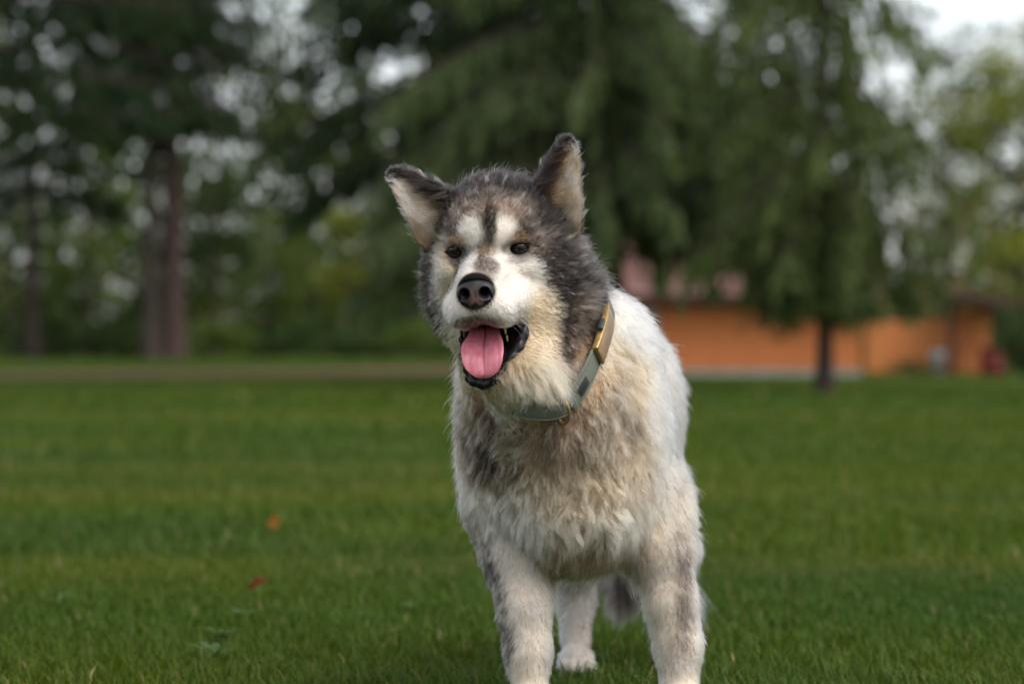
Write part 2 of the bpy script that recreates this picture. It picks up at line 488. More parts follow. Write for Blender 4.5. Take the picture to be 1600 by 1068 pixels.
# ---- the wood behind: an uncountable mass of foliage
rnd = np.random.default_rng(5)
n_c = 4200
cx = rnd.uniform(-110, 110, n_c); cy = rnd.uniform(126, 165, n_c)
hgt = 24 * rnd.random(n_c) ** 1.8
dens = vnoise(np.stack([cx * 1.0, hgt * 1.0, np.zeros(n_c)], 1), 4.0, 9)
right_open = smoothstep(9, 15, cx) * (1 - smoothstep(34, 44, cx)) * smoothstep(4, 8, hgt)
ok = ((hgt < 4.5) | (dens > 0.405)) & (rnd.random(n_c) > right_open * 0.93)
cx, cy, hgt = cx[ok], cy[ok], hgt[ok]
n_c = len(cx)
k = np.repeat(np.arange(n_c), 55)
g = norm(rnd.standard_normal((len(k), 3))) * rnd.random((len(k), 1)) ** 0.4
rr = rnd.uniform(1.0, 2.1, n_c)[k]
B = np.stack([cx[k], cy[k], ground_z(cx[k], cy[k]) + hgt[k]], 1) + g * rr[:, None]
B[:, 2] = np.maximum(B[:, 2], ground_z(B[:, 0], B[:, 1]))
D = norm(g + rnd.standard_normal((len(k), 3)))
V, Q = blades(B, D, rnd.uniform(0.4, 0.8, len(k)), rnd.uniform(0.3, 0.5, len(k)), rnd)
shw = 0.6 * rnd.random(n_c)[k] + 0.4 * rnd.random(len(k))
yel = (rnd.random(n_c) < 0.4)[k]
cA = np.array([0.016, 0.034, 0.012]) + shw[:, None] * np.array([0.036, 0.048, 0.016])
cA[yel] = np.array([0.062, 0.082, 0.018]) + shw[yel][:, None] * np.array([0.09, 0.10, 0.028])
tag(obj('woodland', mesh_np('woodland', V, Q, False, np.repeat(cA, 4, 0)), MAT_LEAF), 'distant green wood closing the view behind the lawn', 'woodland', kind='stuff')

# ================================================================== house
HYY = 86.0
def box_mesh(name, lo, hi, bev=0.0):
    bm = bmesh.new()
    bmesh.ops.create_cube(bm, size=1.0)
    lo, hi = Vector(lo), Vector(hi)
    for v in bm.verts:
        v.co = Vector([(lo[i] + hi[i]) / 2 + v.co[i] * (hi[i] - lo[i]) for i in range(3)])
    if bev:
        bmesh.ops.bevel(bm, geom=list(bm.edges), offset=bev, segments=1, affect='EDGES')
    me = bpy.data.meshes.new(name); bm.to_mesh(me); bm.free()
    return me
def prism(name, prof, x0, x1):
    """extrude a (y,z) outline along x"""
    n = len(prof)
    V = [(x0, y, z) for y, z in prof] + [(x1, y, z) for y, z in prof]
    F = [list(range(n))[::-1], list(range(n, 2 * n))] + [[i, (i + 1) % n, n + (i + 1) % n, n + i] for i in range(n)]
    me = bpy.data.meshes.new(name); me.from_pydata(V, [], F); me.update()
    return me
def simple(name, a, b, scale=3.0, rough=0.8, stretch=None):
    m = NT(name)
    nz = m.noise(scale, 4, 0.6, mapping=stretch)
    return m.done(m.principled(m.ramp(nz, [(0.3, a), (0.7, b)]), rough, m.bump(nz, 0.25, 0.01), spec=0.2))
MAT_PLANK = simple('orange_plank', (0.40, 0.125, 0.040), (0.52, 0.185, 0.060), 3.0, 0.7, (0.4, 1, 6))
MAT_ROOF = simple('faded_red_roof', (0.115, 0.056, 0.046), (0.165, 0.088, 0.075), 4.0, 0.85)
MAT_DARKWOOD = simple('dark_wood', (0.022, 0.011, 0.009), (0.045, 0.022, 0.017), 5.0, 0.7, (1, 1, .3))
MAT_STONE = simple('foundation', (0.20, 0.19, 0.18), (0.34, 0.33, 0.31), 5.0, 0.9)
MAT_FRAME = simple('pale_frame', (0.42, 0.43, 0.45), (0.5, 0.51, 0.53), 4.0, 0.5)
m = NT('window_glass')
MAT_GLASS = m.done(m.principled((0.10, 0.12, 0.15), 0.06, spec=0.8))
MAT_REDMETAL = simple('dark_red_paint', (0.10, 0.014, 0.014), (0.15, 0.025, 0.02), 6.0, 0.4)
MAT_PLANTER = simple('grey_planter', (0.30, 0.31, 0.32), (0.44, 0.45, 0.46), 9.0, 0.7)

hx0, hx1 = at_px(1000, HYY), at_px(1345, HYY)
house = empty('house', ((hx0 + hx1) / 2, HYY, 0.0))
tag(house, 'low orange plank house with faded red roof behind the spruce', 'house')
w2 = (hx1 - hx0) / 2
wall = obj('wall', box_mesh('wall', (-w2 + 0.03, 0.05, 0.15), (w2 - 0.03, 7.0, 2.36)), MAT_PLANK, house)
obj('foundation', box_mesh('foundation', (-w2 - 0.02, 0.0, -0.15), (w2 + 0.02, 7.05, 0.16)), MAT_STONE, house)
n_pl = 11; ph_ = (2.34 - 0.16) / n_pl
pl = box_mesh('plank', (-w2, -0.045, 0.014), (w2, 0.045, ph_ - 0.014), 0.025)
for i in range(n_pl):
    o = obj('plank', pl, MAT_PLANK, wall); o.location = (0, 0, 0.163 + i * ph_)
roofm = prism('roof', [(-0.75, 2.22), (3.5, 3.92), (7.75, 2.22), (7.75, 2.38), (3.5, 4.10), (-0.75, 2.38)], -w2 - 0.6, w2 + 0.6)
roof = obj('roof', roofm, MAT_ROOF, house)
obj('gable', prism('gable', [(0.1, 2.36), (6.9, 2.36), (3.5, 3.85)], -w2 + 0.1, w2 - 0.1), MAT_PLANK, house)
obj('fascia', box_mesh('fascia', (-w2 - 0.62, -0.80, 2.16), (w2 + 0.62, -0.752, 2.42)), MAT_DARKWOOD, roof)
for i in range(9):                     # courses of roofing
    t0 = i / 9.0
    y, z = -0.75 + 4.25 * t0, 2.38 + 1.72 * t0
    sl = 4.25 / 9; dz = 1.72 / 9
    me = prism('roof_course', [(y - 0.02, z + 0.002), (y + sl, z + dz + 0.004), (y + sl, z + dz + 0.012), (y - 0.02, z + 0.035)], -w2 - 0.6, w2 + 0.6)
    obj('roof_course', me, MAT_ROOF, roof)
for wx in (-w2 + 0.3,):
    wdw = obj('window', box_mesh('window', (wx - 0.16, -0.055, 1.15), (wx + 0.16, -0.031, 1.9)), MAT_GLASS, house)
    fm = [((wx - 0.21, -0.075, 1.10), (wx - 0.16, -0.03, 1.95)), ((wx + 0.16, -0.075, 1.10), (wx + 0.21, -0.03, 1.95)),
          ((wx - 0.16, -0.074, 1.10), (wx + 0.16, -0.03, 1.15)), ((wx - 0.16, -0.074, 1.90), (wx + 0.16, -0.03, 1.95))]
    for lo, hi in fm:
        obj('frame', box_mesh('frame', lo, hi), MAT_FRAME, wdw)

# plank fence joining house and porch
fx0, fx1 = at_px(1352, HYY), at_px(1482, HYY)
fence = empty('plank_fence', (fx0, HYY, 0.0))
tag(fence, 'orange horizontal plank fence between the house and the porch', 'fence')
for i in range(8):
    o = obj('plank', box_mesh('plank', (0, -0.02, 0), (fx1 - fx0, 0.012, 0.165), 0.008) if i == 0 else plm, MAT_PLANK, fence)
    plm = o.data
    o.location = (0, 0, 0.08 + i * 0.195)
for px in np.linspace(0.06, fx1 - fx0 - 0.06, 4):
    obj('post', box_mesh('post', (px - 0.05, 0.014, -0.1), (px + 0.05, 0.11, 1.68)), MAT_DARKWOOD, fence)

# open porch with mono-pitch roof
px0, px1 = at_px(1472, HYY), at_px(1570, HYY)
porch = empty('porch', (px0, HYY - 1.0, 0.0))
tag(porch, 'open porch with a dark sloping roof on posts at the right end of the house', 'porch')
pw = px1 - px0
sl = (-0.42) / pw
pr = bpy.data.meshes.new('roof')
def sheared(name, x0, x1, y0, y1, z, th):
    me = box_mesh(name, (x0, y0, z), (x1, y1, z + th))
    for v in me.vertices: v.co.z += sl * (v.co.x)
    return me
proof = obj('roof', sheared('roof', -0.15, pw + 0.1, -0.5, 3.2, 2.42, 0.10), MAT_DARKWOOD, porch)
obj('roof_sheet', sheared('roof_sheet', -0.2, pw + 0.15, -0.55, 3.25, 2.53, 0.05), MAT_ROOF, proof)
obj('fascia', sheared('fascia', -0.18, pw + 0.12, -0.545, -0.505, 2.30, 0.22), MAT_DARKWOOD, proof)
for x in (0.12, pw - 0.22):
    for y in (0.0, 2.9):
        obj('post', box_mesh('post', (x - 0.08, y - 0.08, -0.1), (x + 0.08, y + 0.08, 2.42 + sl * x)), MAT_DARKWOOD, porch)
bw0, bw1 = 0.45, pw - 0.35
for i in range(10):
    obj('plank', box_mesh('plank', (bw0, 1.6, 0.05 + i * 0.2), (bw1, 1.66, 0.24 + i * 0.2), 0.008), MAT_PLANK, porch)

# barrel and planter by the porch
def lathe(name, prof, n=24):
    a = np.linspace(0, 2 * np.pi, n, endpoint=False)
    V = np.array([[r * math.cos(t), r * math.sin(t), z] for r, z in prof for t in a])
    idx = np.arange(len(V)).reshape(len(prof), n)
    Q = np.stack([idx[:-1], np.roll(idx[:-1], -1, 1), np.roll(idx[1:], -1, 1), idx[1:]], -1).reshape(-1, 4)
    return mesh_np(name, V, Q)
bar = obj('barrel', lathe('barrel', [(0.0, 0.0), (0.34, 0.0), (0.36, 0.03), (0.36, 0.26), (0.38, 0.28), (0.36, 0.30), (0.36, 0.54), (0.38, 0.56), (0.36, 0.58), (0.36, 0.80), (0.375, 0.82), (0.34, 0.83), (0.33, 0.80), (0.0, 0.80)]), MAT_REDMETAL)
bar.location = (at_px(1550, HYY - 1.2), HYY - 1.2, -0.01)
tag(bar, 'dark red barrel standing under the porch roof', 'barrel')
pla = empty('planter', (at_px(1465, HYY - 0.8), HYY - 0.8, 0.0))
tag(pla, 'small pale grey planter beside the post of the porch', 'planter')
obj('pot', lathe('pot', [(0.0, 0.0), (0.16, 0.0), (0.24, 0.62), (0.26, 0.64), (0.26, 0.70), (0.22, 0.70), (0.21, 0.6), (0.0, 0.6)]), MAT_PLANTER, pla)
rb = np.random.default_rng(3)
B = np.stack([rb.uniform(-.12, .12, 60), rb.uniform(-.12, .12, 60), np.full(60, .6)], 1)
V, Q = blades(B, norm(rb.standard_normal((60, 3)) * 0.6 + np.array([0, 0, 1.0])), rb.uniform(.15, .32, 60), rb.uniform(.03, .06, 60), rb)
obj('leaves', mesh_np('leaves', V, Q, False, np.tile([[0.05, 0.09, 0.03]], (len(V), 1))), MAT_LEAF, pla)

# ================================================================== grass
def grass_zone(seed, y0, y1, per_m2, hmin, hmax, wid, margin):
    rnd = np.random.default_rng(seed)
    ymid = (y0 + y1) / 2
    wmax = 0.19 * y1 + margin
    n = int(per_m2 * (y1 - y0) * 2 * wmax)
    x = rnd.uniform(-wmax, wmax, n); y = rnd.uniform(y0, y1, n)
    keep = np.abs(x) < 0.19 * y + margin
    x, y = x[keep], y[keep]
    # tufty distribution
    p3 = np.stack([x, y, np.zeros(len(x))], 1)
    tuft = vnoise(p3, 0.10, 4); patch = vnoise(p3 * np.array([0.55, 1, 1]), 0.9, 5); band_ = vnoise(p3 * np.array([0.15, 1, 1]), 1.3, 6)
    keep = rnd.random(len(x)) < 0.45 + 0.75 * tuft
    x, y, tuft, patch, band_ = [a[keep] for a in (x, y, tuft, patch, band_)]
    n = len(x)
    h = rnd.uniform(hmin, hmax, n) * (0.7 + 0.55 * tuft) * (0.8 + 0.4 * patch)
    long_ = rnd.random(n) < 0.012
    h = np.where(long_, h * 1.55, h)
    az = rnd.uniform(0, 6.283, n)
    lean = rnd.uniform(0.1, 0.75, n)
    d = np.stack([np.cos(az) * lean, np.sin(az) * lean, np.ones(n)], 1); d = norm(d)
    side = np.stack([-np.sin(az + rnd.normal(0, .5, n)), np.cos(az), np.zeros(n)], 1); side = norm(side)
    b = np.stack([x, y, ground_z(x, y) - 0.004], 1)
    w = wid * rnd.uniform(0.6, 1.4, n)
    midp = b + d * (h * 0.55)[:, None]
    tip = b + d * h[:, None] + np.stack([np.cos(az), np.sin(az), -0.5 * np.ones(n)], 1) * (h * lean * 0.45)[:, None]
    V = np.stack([b - side * (w / 2)[:, None], b + side * (w / 2)[:, None], midp + side * (w * 0.42)[:, None], midp - side * (w * 0.42)[:, None], tip], 1).reshape(-1, 3)
    i5 = np.arange(n)[:, None] * 5
    quads = i5 + np.array([[0, 1, 2, 3]]); tris = i5 + np.array([[3, 2, 4]])
    g0 = np.array([0.034, 0.074, 0.007]); g1 = np.array([0.084, 0.112, 0.011]); yl = np.array([0.17, 0.155, 0.035]); st = np.array([0.25, 0.19, 0.085]); bl_ = np.array([0.020, 0.062, 0.020])
    c = g0 + (g1 - g0) * np.clip(0.55 * rnd.random(n) + 0.6 * (band_ - 0.15), 0, 1)[:, None]
    c = c + (bl_ - c) * (smoothstep(0.55, 0.8, patch) * 0.35)[:, None]
    c = c + (yl - c) * (smoothstep(0.55, 0.85, band_) * 0.28 * rnd.random(n))[:, None]
    dry = rnd.random(n) < 0.016 + 0.03 * smoothstep(0.55, 0.8, band_)
    c[dry] = st * rnd.uniform(0.6, 1.1, (dry.sum(), 1))
    return V, quads, tris, np.repeat(c, 5, 0)
zs = [grass_zone(101, 3.2, 8.0, 8600, 0.022, 0.052, 0.0038, 1.3), grass_zone(102, 8.0, 15.0, 2300, 0.04, 0.08, 0.007, 2.0),
      grass_zone(103, 15.0, 32.0, 420, 0.045, 0.085, 0.018, 3.5), grass_zone(104, 32.0, 62.0, 90, 0.05, 0.09, 0.05, 6.0)]
Vs, Qs, Ts, Cs, o_ = [], [], [], [], 0
for V, q, t, c in zs:
    Vs.append(V); Qs.append(q + o_); Ts.append(t + o_); Cs.append(c); o_ += len(V)
MAT_GRASS = leaf_mat('grass_blades', trans=0.35, rough=0.5)
gr = obj('grass', mesh_np('grass', np.concatenate(Vs), [np.concatenate(Qs), np.concatenate(Ts)], True, np.concatenate(Cs)), MAT_GRASS)
tag(gr, 'short green lawn grass with yellowish dry patches', 'grass', kind='stuff')

# ---- weeds and fallen leaves lying in the lawn
def weed_mesh(seed, n_l, ln, wd, rise):
    rnd = np.random.default_rng(seed); V = []; Q = []; o = 0
    for i in range(n_l):
        az = i * 2.4 + rnd.normal() * 0.3; L = ln * rnd.uniform(0.7, 1.15); up = rise * rnd.uniform(0.6, 1.3)
        t = np.linspace(0, 1, 7); w = wd * np.sin(np.pi * np.clip(t * 0.92 + 0.06, 0, 1)) ** 0.8
        c = np.stack([np.cos(az) * L * t, np.sin(az) * L * t, 0.01 + L * (up * t - 0.55 * up * t ** 2)], 1)
        sd = np.array([-np.sin(az), np.cos(az), 0])
        V.append(np.concatenate([c - sd * w[:, None] / 2 + np.array([0, 0, .15]) * w[:, None], c, c + sd * w[:, None] / 2 + np.array([0, 0, .15]) * w[:, None]]))
        k = np.arange(6)
        for a, b in ((0, 7), (7, 14)):
            Q.append(np.stack([k + a, k + 1 + a, k + 1 + b, k + b], 1) + o)
        o += 21
    V = np.concatenate(V); Q = np.concatenate(Q)
    c = np.array([0.062, 0.110, 0.036]) * (0.8 + 0.4 * vnoise(V, 0.03, 2))[:, None]
    return mesh_np('weed', V, Q, True, c)
weeds = [(345, 1012, 9, 0.10, 0.030, 1.1, 'broad-leaved weed left of the dog, just below the red fallen leaf'), (335, 1045, 8, 0.11, 0.03, 1.4, 'tall-leaved weed in the lower left lawn'),
         (380, 978, 7, 0.09, 0.028, 0.9, 'flat weed beside the red fallen leaf'), (95, 960, 8, 0.09, 0.020, 1.6, 'upright weed near the left edge of the lawn'),
         (640, 965, 8, 0.07, 0.022, 0.8, 'small weed left of the front leg of the dog')]
for i, (px, py, n_l, ln, wd, rise, lab) in enumerate(weeds):
    Y = F_PX * CAM_H / (py - 555)
    o = obj('weed', weed_mesh(200 + i, n_l, ln * 0.5, wd * 0.5, rise * 0.7), MAT_LEAF)
    o.location = (at_px(px, Y), Y, 0.012); o.rotation_euler.z = i
    tag(o, lab, 'weed', 'weeds in the lawn')
def fallen(seed, ln, wd, col):
    rnd = np.random.default_rng(seed)
    t = np.linspace(0, 1, 9); s_ = np.linspace(-1, 1, 5)
    w = wd * np.sin(np.pi * np.clip(t * 0.95 + 0.03, 0, 1)) ** 0.7 * (1 + 0.25 * np.sin(t * 22))
    P = np.stack([(t[:, None] - 0.5) * ln + 0 * s_[None], w[:, None] / 2 * s_[None], 0.018 * np.cos(t * 5)[:, None] + 0.02 * (s_[None] ** 2) + 0 * t[:, None]], -1)
    idx = np.arange(45).reshape(9, 5)
    Q = np.stack([idx[:-1, :-1], idx[1:, :-1], idx[1:, 1:], idx[:-1, 1:]], -1).reshape(-1, 4)
    c = np.array(col) * (0.75 + 0.5 * vnoise(P.reshape(-1, 3), 0.012, seed))[:, None]
    me = mesh_np('fallen_leaf', P.reshape(-1, 3), Q, True, c)
    return me
for i, (px, py, ln, wd, col, ry, lab) in enumerate([
        (427, 845, 0.055, 0.036, (0.34, 0.145, 0.045), -0.9, 'orange fallen leaf standing up in the lawn left of the dog'),
        (397, 953, 0.024, 0.018, (0.20, 0.055, 0.035), -0.7, 'small red fallen leaf in the lawn left of the dog'),
        ]):
    Y = F_PX * CAM_H / (py - 555)
    o = obj('fallen_leaf', fallen(300 + i, ln, wd, col), MAT_LEAF)
    o.location = (at_px(px, Y), Y, 0.058 if i != 0 else 0.05); o.rotation_euler = (0.5, ry, 1.2 + i)
    tag(o, lab, 'leaf', 'fallen leaves on the lawn')
# ================================================================== the dog
# dog space: millimetres, x right, y away from the camera, z up from the ground; origin on the ground under the view axis
DIST = 4444.0
def WP(px, py, y):
    """front elevation (photo pixels, 1 px = 1 mm at y = 0) at depth y -> dog space"""
    s = (DIST + y) / DIST
    return np.array([(px - 800.0) * s, y, 580.0 + (555.0 - py) * s])

def head_axes(yaw, pitch, roll):
    ps, th, ph = map(math.radians, (yaw, pitch, roll))
    f = np.array([-math.cos(th) * math.sin(ps), -math.cos(th) * math.cos(ps), -math.sin(th)])
    u = np.array([-math.sin(th) * math.sin(ps), -math.sin(th) * math.cos(ps), math.cos(th)])
    r = np.array([math.cos(ps), -math.sin(ps), 0.0])
    return r * math.cos(ph) + u * math.sin(ph), f, u * math.cos(ph) - r * math.sin(ph)

HR, HF, HU = head_axes(11, 12, 4)
HO = WP(762, 392, -135)
HM = np.stack([HR, HF, HU], 1)            # columns: local (right, forward, up) -> dog space
def H(r, f, u):
    return HO + HM @ np.array([r, f, u], float)
def to_head(p):
    return (np.asarray(p) - HO) @ HM
def HP(px, py, f):
    """front elevation point lying at head-local forward distance f"""
    # solve for r,u:  (DIST+y)*(px-800)/DIST = x ; 580 + (555-py)*(DIST+y)/DIST = z
    a = (px - 800.0) / DIST; b = (555.0 - py) / DIST
    B = HO + f * HF
    A = np.array([[HR[0] - a * HR[1], HU[0] - a * HU[1]], [HR[2] - b * HR[1], HU[2] - b * HU[1]]])
    rhs = np.array([a * (DIST + B[1]) - B[0], 580.0 + b * (DIST + B[1]) - B[2]])
    r, u = np.linalg.solve(A, rhs)
    return H(r, f, u)

class Field:
    """signed distance grid (mm) with smooth blending; only touches the box round each primitive"""
    def __init__(self, lo, hi, h):
        self.lo = np.array(lo, np.float64); self.h = h
        self.n = np.ceil((np.array(hi) - self.lo) / h).astype(int) + 1
        self.F = np.full(self.n, 60.0, np.float32)
    def box(self, a, b, m):
        i0 = np.clip(np.floor((a - m - self.lo) / self.h).astype(int), 0, self.n)
        i1 = np.clip(np.ceil((b + m - self.lo) / self.h).astype(int) + 1, 0, self.n)
        sl = tuple(slice(p, q) for p, q in zip(i0, i1))
        g = [(self.lo[k] + self.h * np.arange(i0[k], i1[k])).astype(np.float32) for k in range(3)]
        return sl, np.meshgrid(*g, indexing='ij')
    def blend(self, sl, d, k, sub=False):
        a = self.F[sl]
        if sub:
            d = -d
            h = np.maximum(k - np.abs(a - d), 0) / k
            self.F[sl] = np.maximum(a, d) + h * h * k * 0.25
        else:
            h = np.maximum(k - np.abs(a - d), 0) / k
            self.F[sl] = np.minimum(a, d) - h * h * k * 0.25
    def ell(self, c, r, k=20, axes=None, sub=False):
        c = np.array(c, float); r = np.array(r, float)
        m = r.max() if axes is not None else r
        sl, (X, Y, Z) = self.box(c - m, c + m, k + 2 * self.h)
        P = [X - c[0], Y - c[1], Z - c[2]]
        if axes is not None:
            P = [P[0] * a[0] + P[1] * a[1] + P[2] * a[2] for a in np.asarray(axes, np.float32)]
        k0 = np.sqrt(sum((P[i] / r[i]) ** 2 for i in range(3)))
        k1 = np.sqrt(sum((P[i] / r[i] ** 2) ** 2 for i in range(3))) + 1e-9
        self.blend(sl, (k0 * (k0 - 1) / k1).astype(np.float32), k, sub)
    def cone(self, a, b, ra, rb, k=20, sub=False, flat=None):
        a = np.array(a, float); b = np.array(b, float)
        R = max(ra, rb)
        sl, (X, Y, Z) = self.box(np.minimum(a, b) - R, np.maximum(a, b) + R, k + 2 * self.h)
        d = b - a
        t = ((X - a[0]) * d[0] + (Y - a[1]) * d[1] + (Z - a[2]) * d[2]) / (d @ d)
        t = np.clip(t, 0, 1)
        q = np.sqrt((X - a[0] - t * d[0]) ** 2 + (Y - a[1] - t * d[1]) ** 2 + (Z - a[2] - t * d[2]) ** 2)
        self.blend(sl, (q - (ra + (rb - ra) * t)).astype(np.float32), k, sub)
    def chain(self, pts, k=20, sub=False):
        for (p, r), (q, s) in zip(pts[:-1], pts[1:]):
            self.cone(p, q, r, s, k, sub)
    def mesh(self):
        F, h = self.F, self.h
        S = F < 0
        c = [(i, j, k) for i in (0, 1) for j in (0, 1) for k in (0, 1)]
        sh = [n - 1 for n in F.shape]
        def cor(A, o): return A[o[0]:o[0] + sh[0], o[1]:o[1] + sh[1], o[2]:o[2] + sh[2]]
        cnt = sum(cor(S, o).astype(np.int8) for o in c)
        act = (cnt > 0) & (cnt < 8)
        ids = np.full(sh, -1, np.int64)
        I = np.argwhere(act)
        ids[act] = np.arange(len(I))
        V = {o: F[I[:, 0] + o[0], I[:, 1] + o[1], I[:, 2] + o[2]].astype(np.float64) for o in c}
        acc = np.zeros((len(I), 3)); num = np.zeros(len(I))
        for o in c:
            for ax in range(3):
                if o[ax] == 0:
                    q = list(o); q[ax] = 1; q = tuple(q)
                    m = (V[o] < 0) != (V[q] < 0)
                    den = V[o] - V[q]
                    t = np.where(m, V[o] / np.where(den == 0, 1, den), 0)
                    pt = np.array(o, float)[None].repeat(len(I), 0)
                    pt[:, ax] += t
                    acc += pt * m[:, None]; num += m
        verts = self.lo + h * (I + acc / num[:, None])
        quads = []
        for ax in range(3):
            b, d = [(1, 2), (2, 0), (0, 1)][ax]
            s0 = [slice(None)] * 3; s1 = [slice(None)] * 3
            s0[ax] = slice(0, -1); s1[ax] = slice(1, None)
            A, Bq = S[tuple(s0)], S[tuple(s1)]
            E = np.argwhere(A != Bq)
            E = E[(E[:, b] > 0) & (E[:, d] > 0) & (E[:, b] < sh[b]) & (E[:, d] < sh[d])]
            def cid(db, dd):
                J = E.copy(); J[:, b] -= db; J[:, d] -= dd
                return ids[J[:, 0], J[:, 1], J[:, 2]]
            q = np.stack([cid(1, 1), cid(0, 1), cid(0, 0), cid(1, 0)], 1)
            flip = ~A[E[:, 0], E[:, 1], E[:, 2]]
            q[flip] = q[flip][:, ::-1]
            quads.append(q)
        Q = np.concatenate(quads)
        Q = Q[(Q >= 0).all(1)]
        return verts, Q

def vert_normals(V, Q):
    n = np.zeros_like(V)
    a = np.cross(V[Q[:, 2]] - V[Q[:, 0]], V[Q[:, 3]] - V[Q[:, 1]])
    for k in range(4):
        np.add.at(n, Q[:, k], a)
    return norm(n)

def relax(V, Q, it=2, w=0.5):
    for _ in range(it):
        s = np.zeros_like(V); c = np.zeros(len(V))
        for a, b in ((0, 1), (1, 2), (2, 3), (3, 0)):
            np.add.at(s, Q[:, a], V[Q[:, b]]); np.add.at(c, Q[:, a], 1)
            np.add.at(s, Q[:, b], V[Q[:, a]]); np.add.at(c, Q[:, b], 1)
        V = V * (1 - w) + w * s / np.maximum(c, 1)[:, None]
    return V

# ------------------------------------------------------------------ body shape
BY = math.radians(8.5)                                   # the body turns a little to the right as it goes back
BX = np.array([math.cos(BY), -math.sin(BY), 0]); BB = np.array([math.sin(BY), math.cos(BY), 0])
BAX = [BX, BB, np.array([0, 0, 1.0])]
fd = Field((-240, -330, -8), (440, 1120, 960), 3.5)
# torso
fd.ell((86, 230, 500), (132, 270, 172), 60, BAX)
fd.ell((140, 520, 500), (120, 300, 152), 60, BAX)
fd.ell((180, 745, 505), (122, 165, 152), 60, BAX)
fd.ell((80, 45, 425), (128, 118, 160), 60, BAX)
fd.ell((100, 70, 330), (100, 120, 80), 60, BAX)
# shoulders
fd.ell((194, 118, 430), (56, 110, 175), 50, BAX)
fd.ell((-14, 110, 450), (58, 105, 165), 50, BAX)
# neck
fd.cone((66, 120, 570), (24, -10, 690), 114, 97, 60)
fd.cone((52, -5, 520), (10, -50, 640), 112, 88, 50)
fd.ell((112, 165, 598), (100, 120, 96), 45, BAX)
# front legs
lf = [((-2, 105, 345), 66), ((8, 50, 262), 48), ((19, 12, 185), 35), ((25, 2, 120), 30), ((27, -8, 72), 28)]
fd.chain(lf, 30)
fd.chain([((226, 120, 350), 58), ((240, 80, 265), 44), ((252, 58, 185), 35), ((262, 50, 125), 31), ((264, 40, 72), 29)], 30)
fd.ell((254, 115, 312), (26, 42, 46), 30)
# paws with four toes each
for cx, cy in ((28, -30), (266, 18)):
    fd.ell((cx, cy, 34), (42, 52, 32), 16)
    for k, dx in enumerate((-32, -11, 11, 32)):
        fd.ell((cx + dx, cy - 46 + abs(dx) * 0.45, 22), (13, 26, 21), 6)
# hind legs: thigh, hock behind, shank and paw
for hx, kx, fx, fy in ((112, 108, 117, 742), (235, 255, 300, 830)):
    fd.ell((hx, 700, 430), (62, 125, 150), 50, BAX)
    fd.chain([((kx, fy - 120, 330), 70), ((fx, fy + 5, 215), 44), ((fx, fy + 45, 130), 30), ((fx, fy + 15, 60), 27)], 28)
    fd.ell((fx, fy - 15, 28), (31, 46, 26), 14)
    for dx in (-23, -8, 8, 23):
        fd.ell((fx + dx, fy - 56 + abs(dx) * 0.45, 18), (10, 22, 17), 5)
# tail hanging behind
fd.chain([((222, 890, 590), 36), ((226, 965, 470), 34), ((216, 985, 300), 33), ((211, 950, 170), 26), ((209, 925, 128), 16)], 20)
# skull, brow, cheeks
HA = [HR, HF, HU]
fd.ell(H(0, -78, 22), (78, 92, 77), 30, HA)
fd.ell(H(0, -30, 22), (58, 44, 44), 30, HA)
fd.ell(H(0, -110, -30), (98, 85, 92), 40, HA)
for s in (-1, 1):
    fd.ell(H(s * 44, -18, 21), (27, 24, 15), 14, HA)          # brow ridge
    fd.ell(H(s * 52, -12, -26), (27, 30, 22), 20, HA)         # cheek bone below the eye
    fd.ell(H(s * 74 + (-9 if s > 0 else 7), -72, -62), (50, 62, 80), 40, HA)         # jowl and ruff
# muzzle
fd.cone(H(0, 0, -42), H(0, 92, -52), 45, 37, 25)
fd.ell(H(0, 40, -28), (35, 76, 24), 18, HA)
for s in (-1, 1):
    fd.ell(H(s * 28, 82, -72), (29, 36, 30), 14, HA)          # upper lip pads
    fd.ell(H(s * 42, 36, -74), (25, 50, 30), 16, HA)
fd.ell(H(0, 122, -42), (24, 32, 19), 6, HA, sub=True)          # hollow behind the nose leather
# lower jaw and throat
fd.cone(H(-2, -45, -135), H(-10, 44, -172), 58, 24, 26)
fd.cone(H(10, -60, -120), H(16, -75, -200), 84, 84, 40)
fd.ell(WP(815, 590, -120), (62, 55, 58), 35)
# mouth cavity
fd.cone(H(-3, -5, -120), H(-12, 78, -146), 30, 29, 8, sub=True)
fd.cone(H(26, 8, -120), H(-8, 60, -150), 24, 26, 8, sub=True)
# eye sockets
EYES = [HP(713, 394, -2), HP(809, 389, -2)]
ER = 15.0
EC = [e - 10.6 * HF for e in EYES]
for c in EC:
    fd.ell(c + 8 * HF, (16.5, 15, 10.5), 5, HA, sub=True)
BV, BQ = fd.mesh()
BV = relax(BV, BQ, 2)

# ------------------------------------------------------------------ ears: cupped shells, inner face to the camera
def bez(ctrl, n):
    c = np.array(ctrl, float)
    t = np.linspace(0, 1, n)
    m = len(c)
    # Catmull-Rom through the control points
    x = t * (m - 1); i = np.clip(x.astype(int), 0, m - 2); f = (x - i)[:, None]
    g = lambda k: c[np.clip(k, 0, m - 1)]
    a, b, d, e = g(i - 1), g(i), g(i + 1), g(i + 2)
    return 0.5 * ((2 * b) + (d - a) * f + (2 * a - 5 * b + 4 * d - e) * f ** 2 + (3 * b - a - 3 * d + e) * f ** 3)

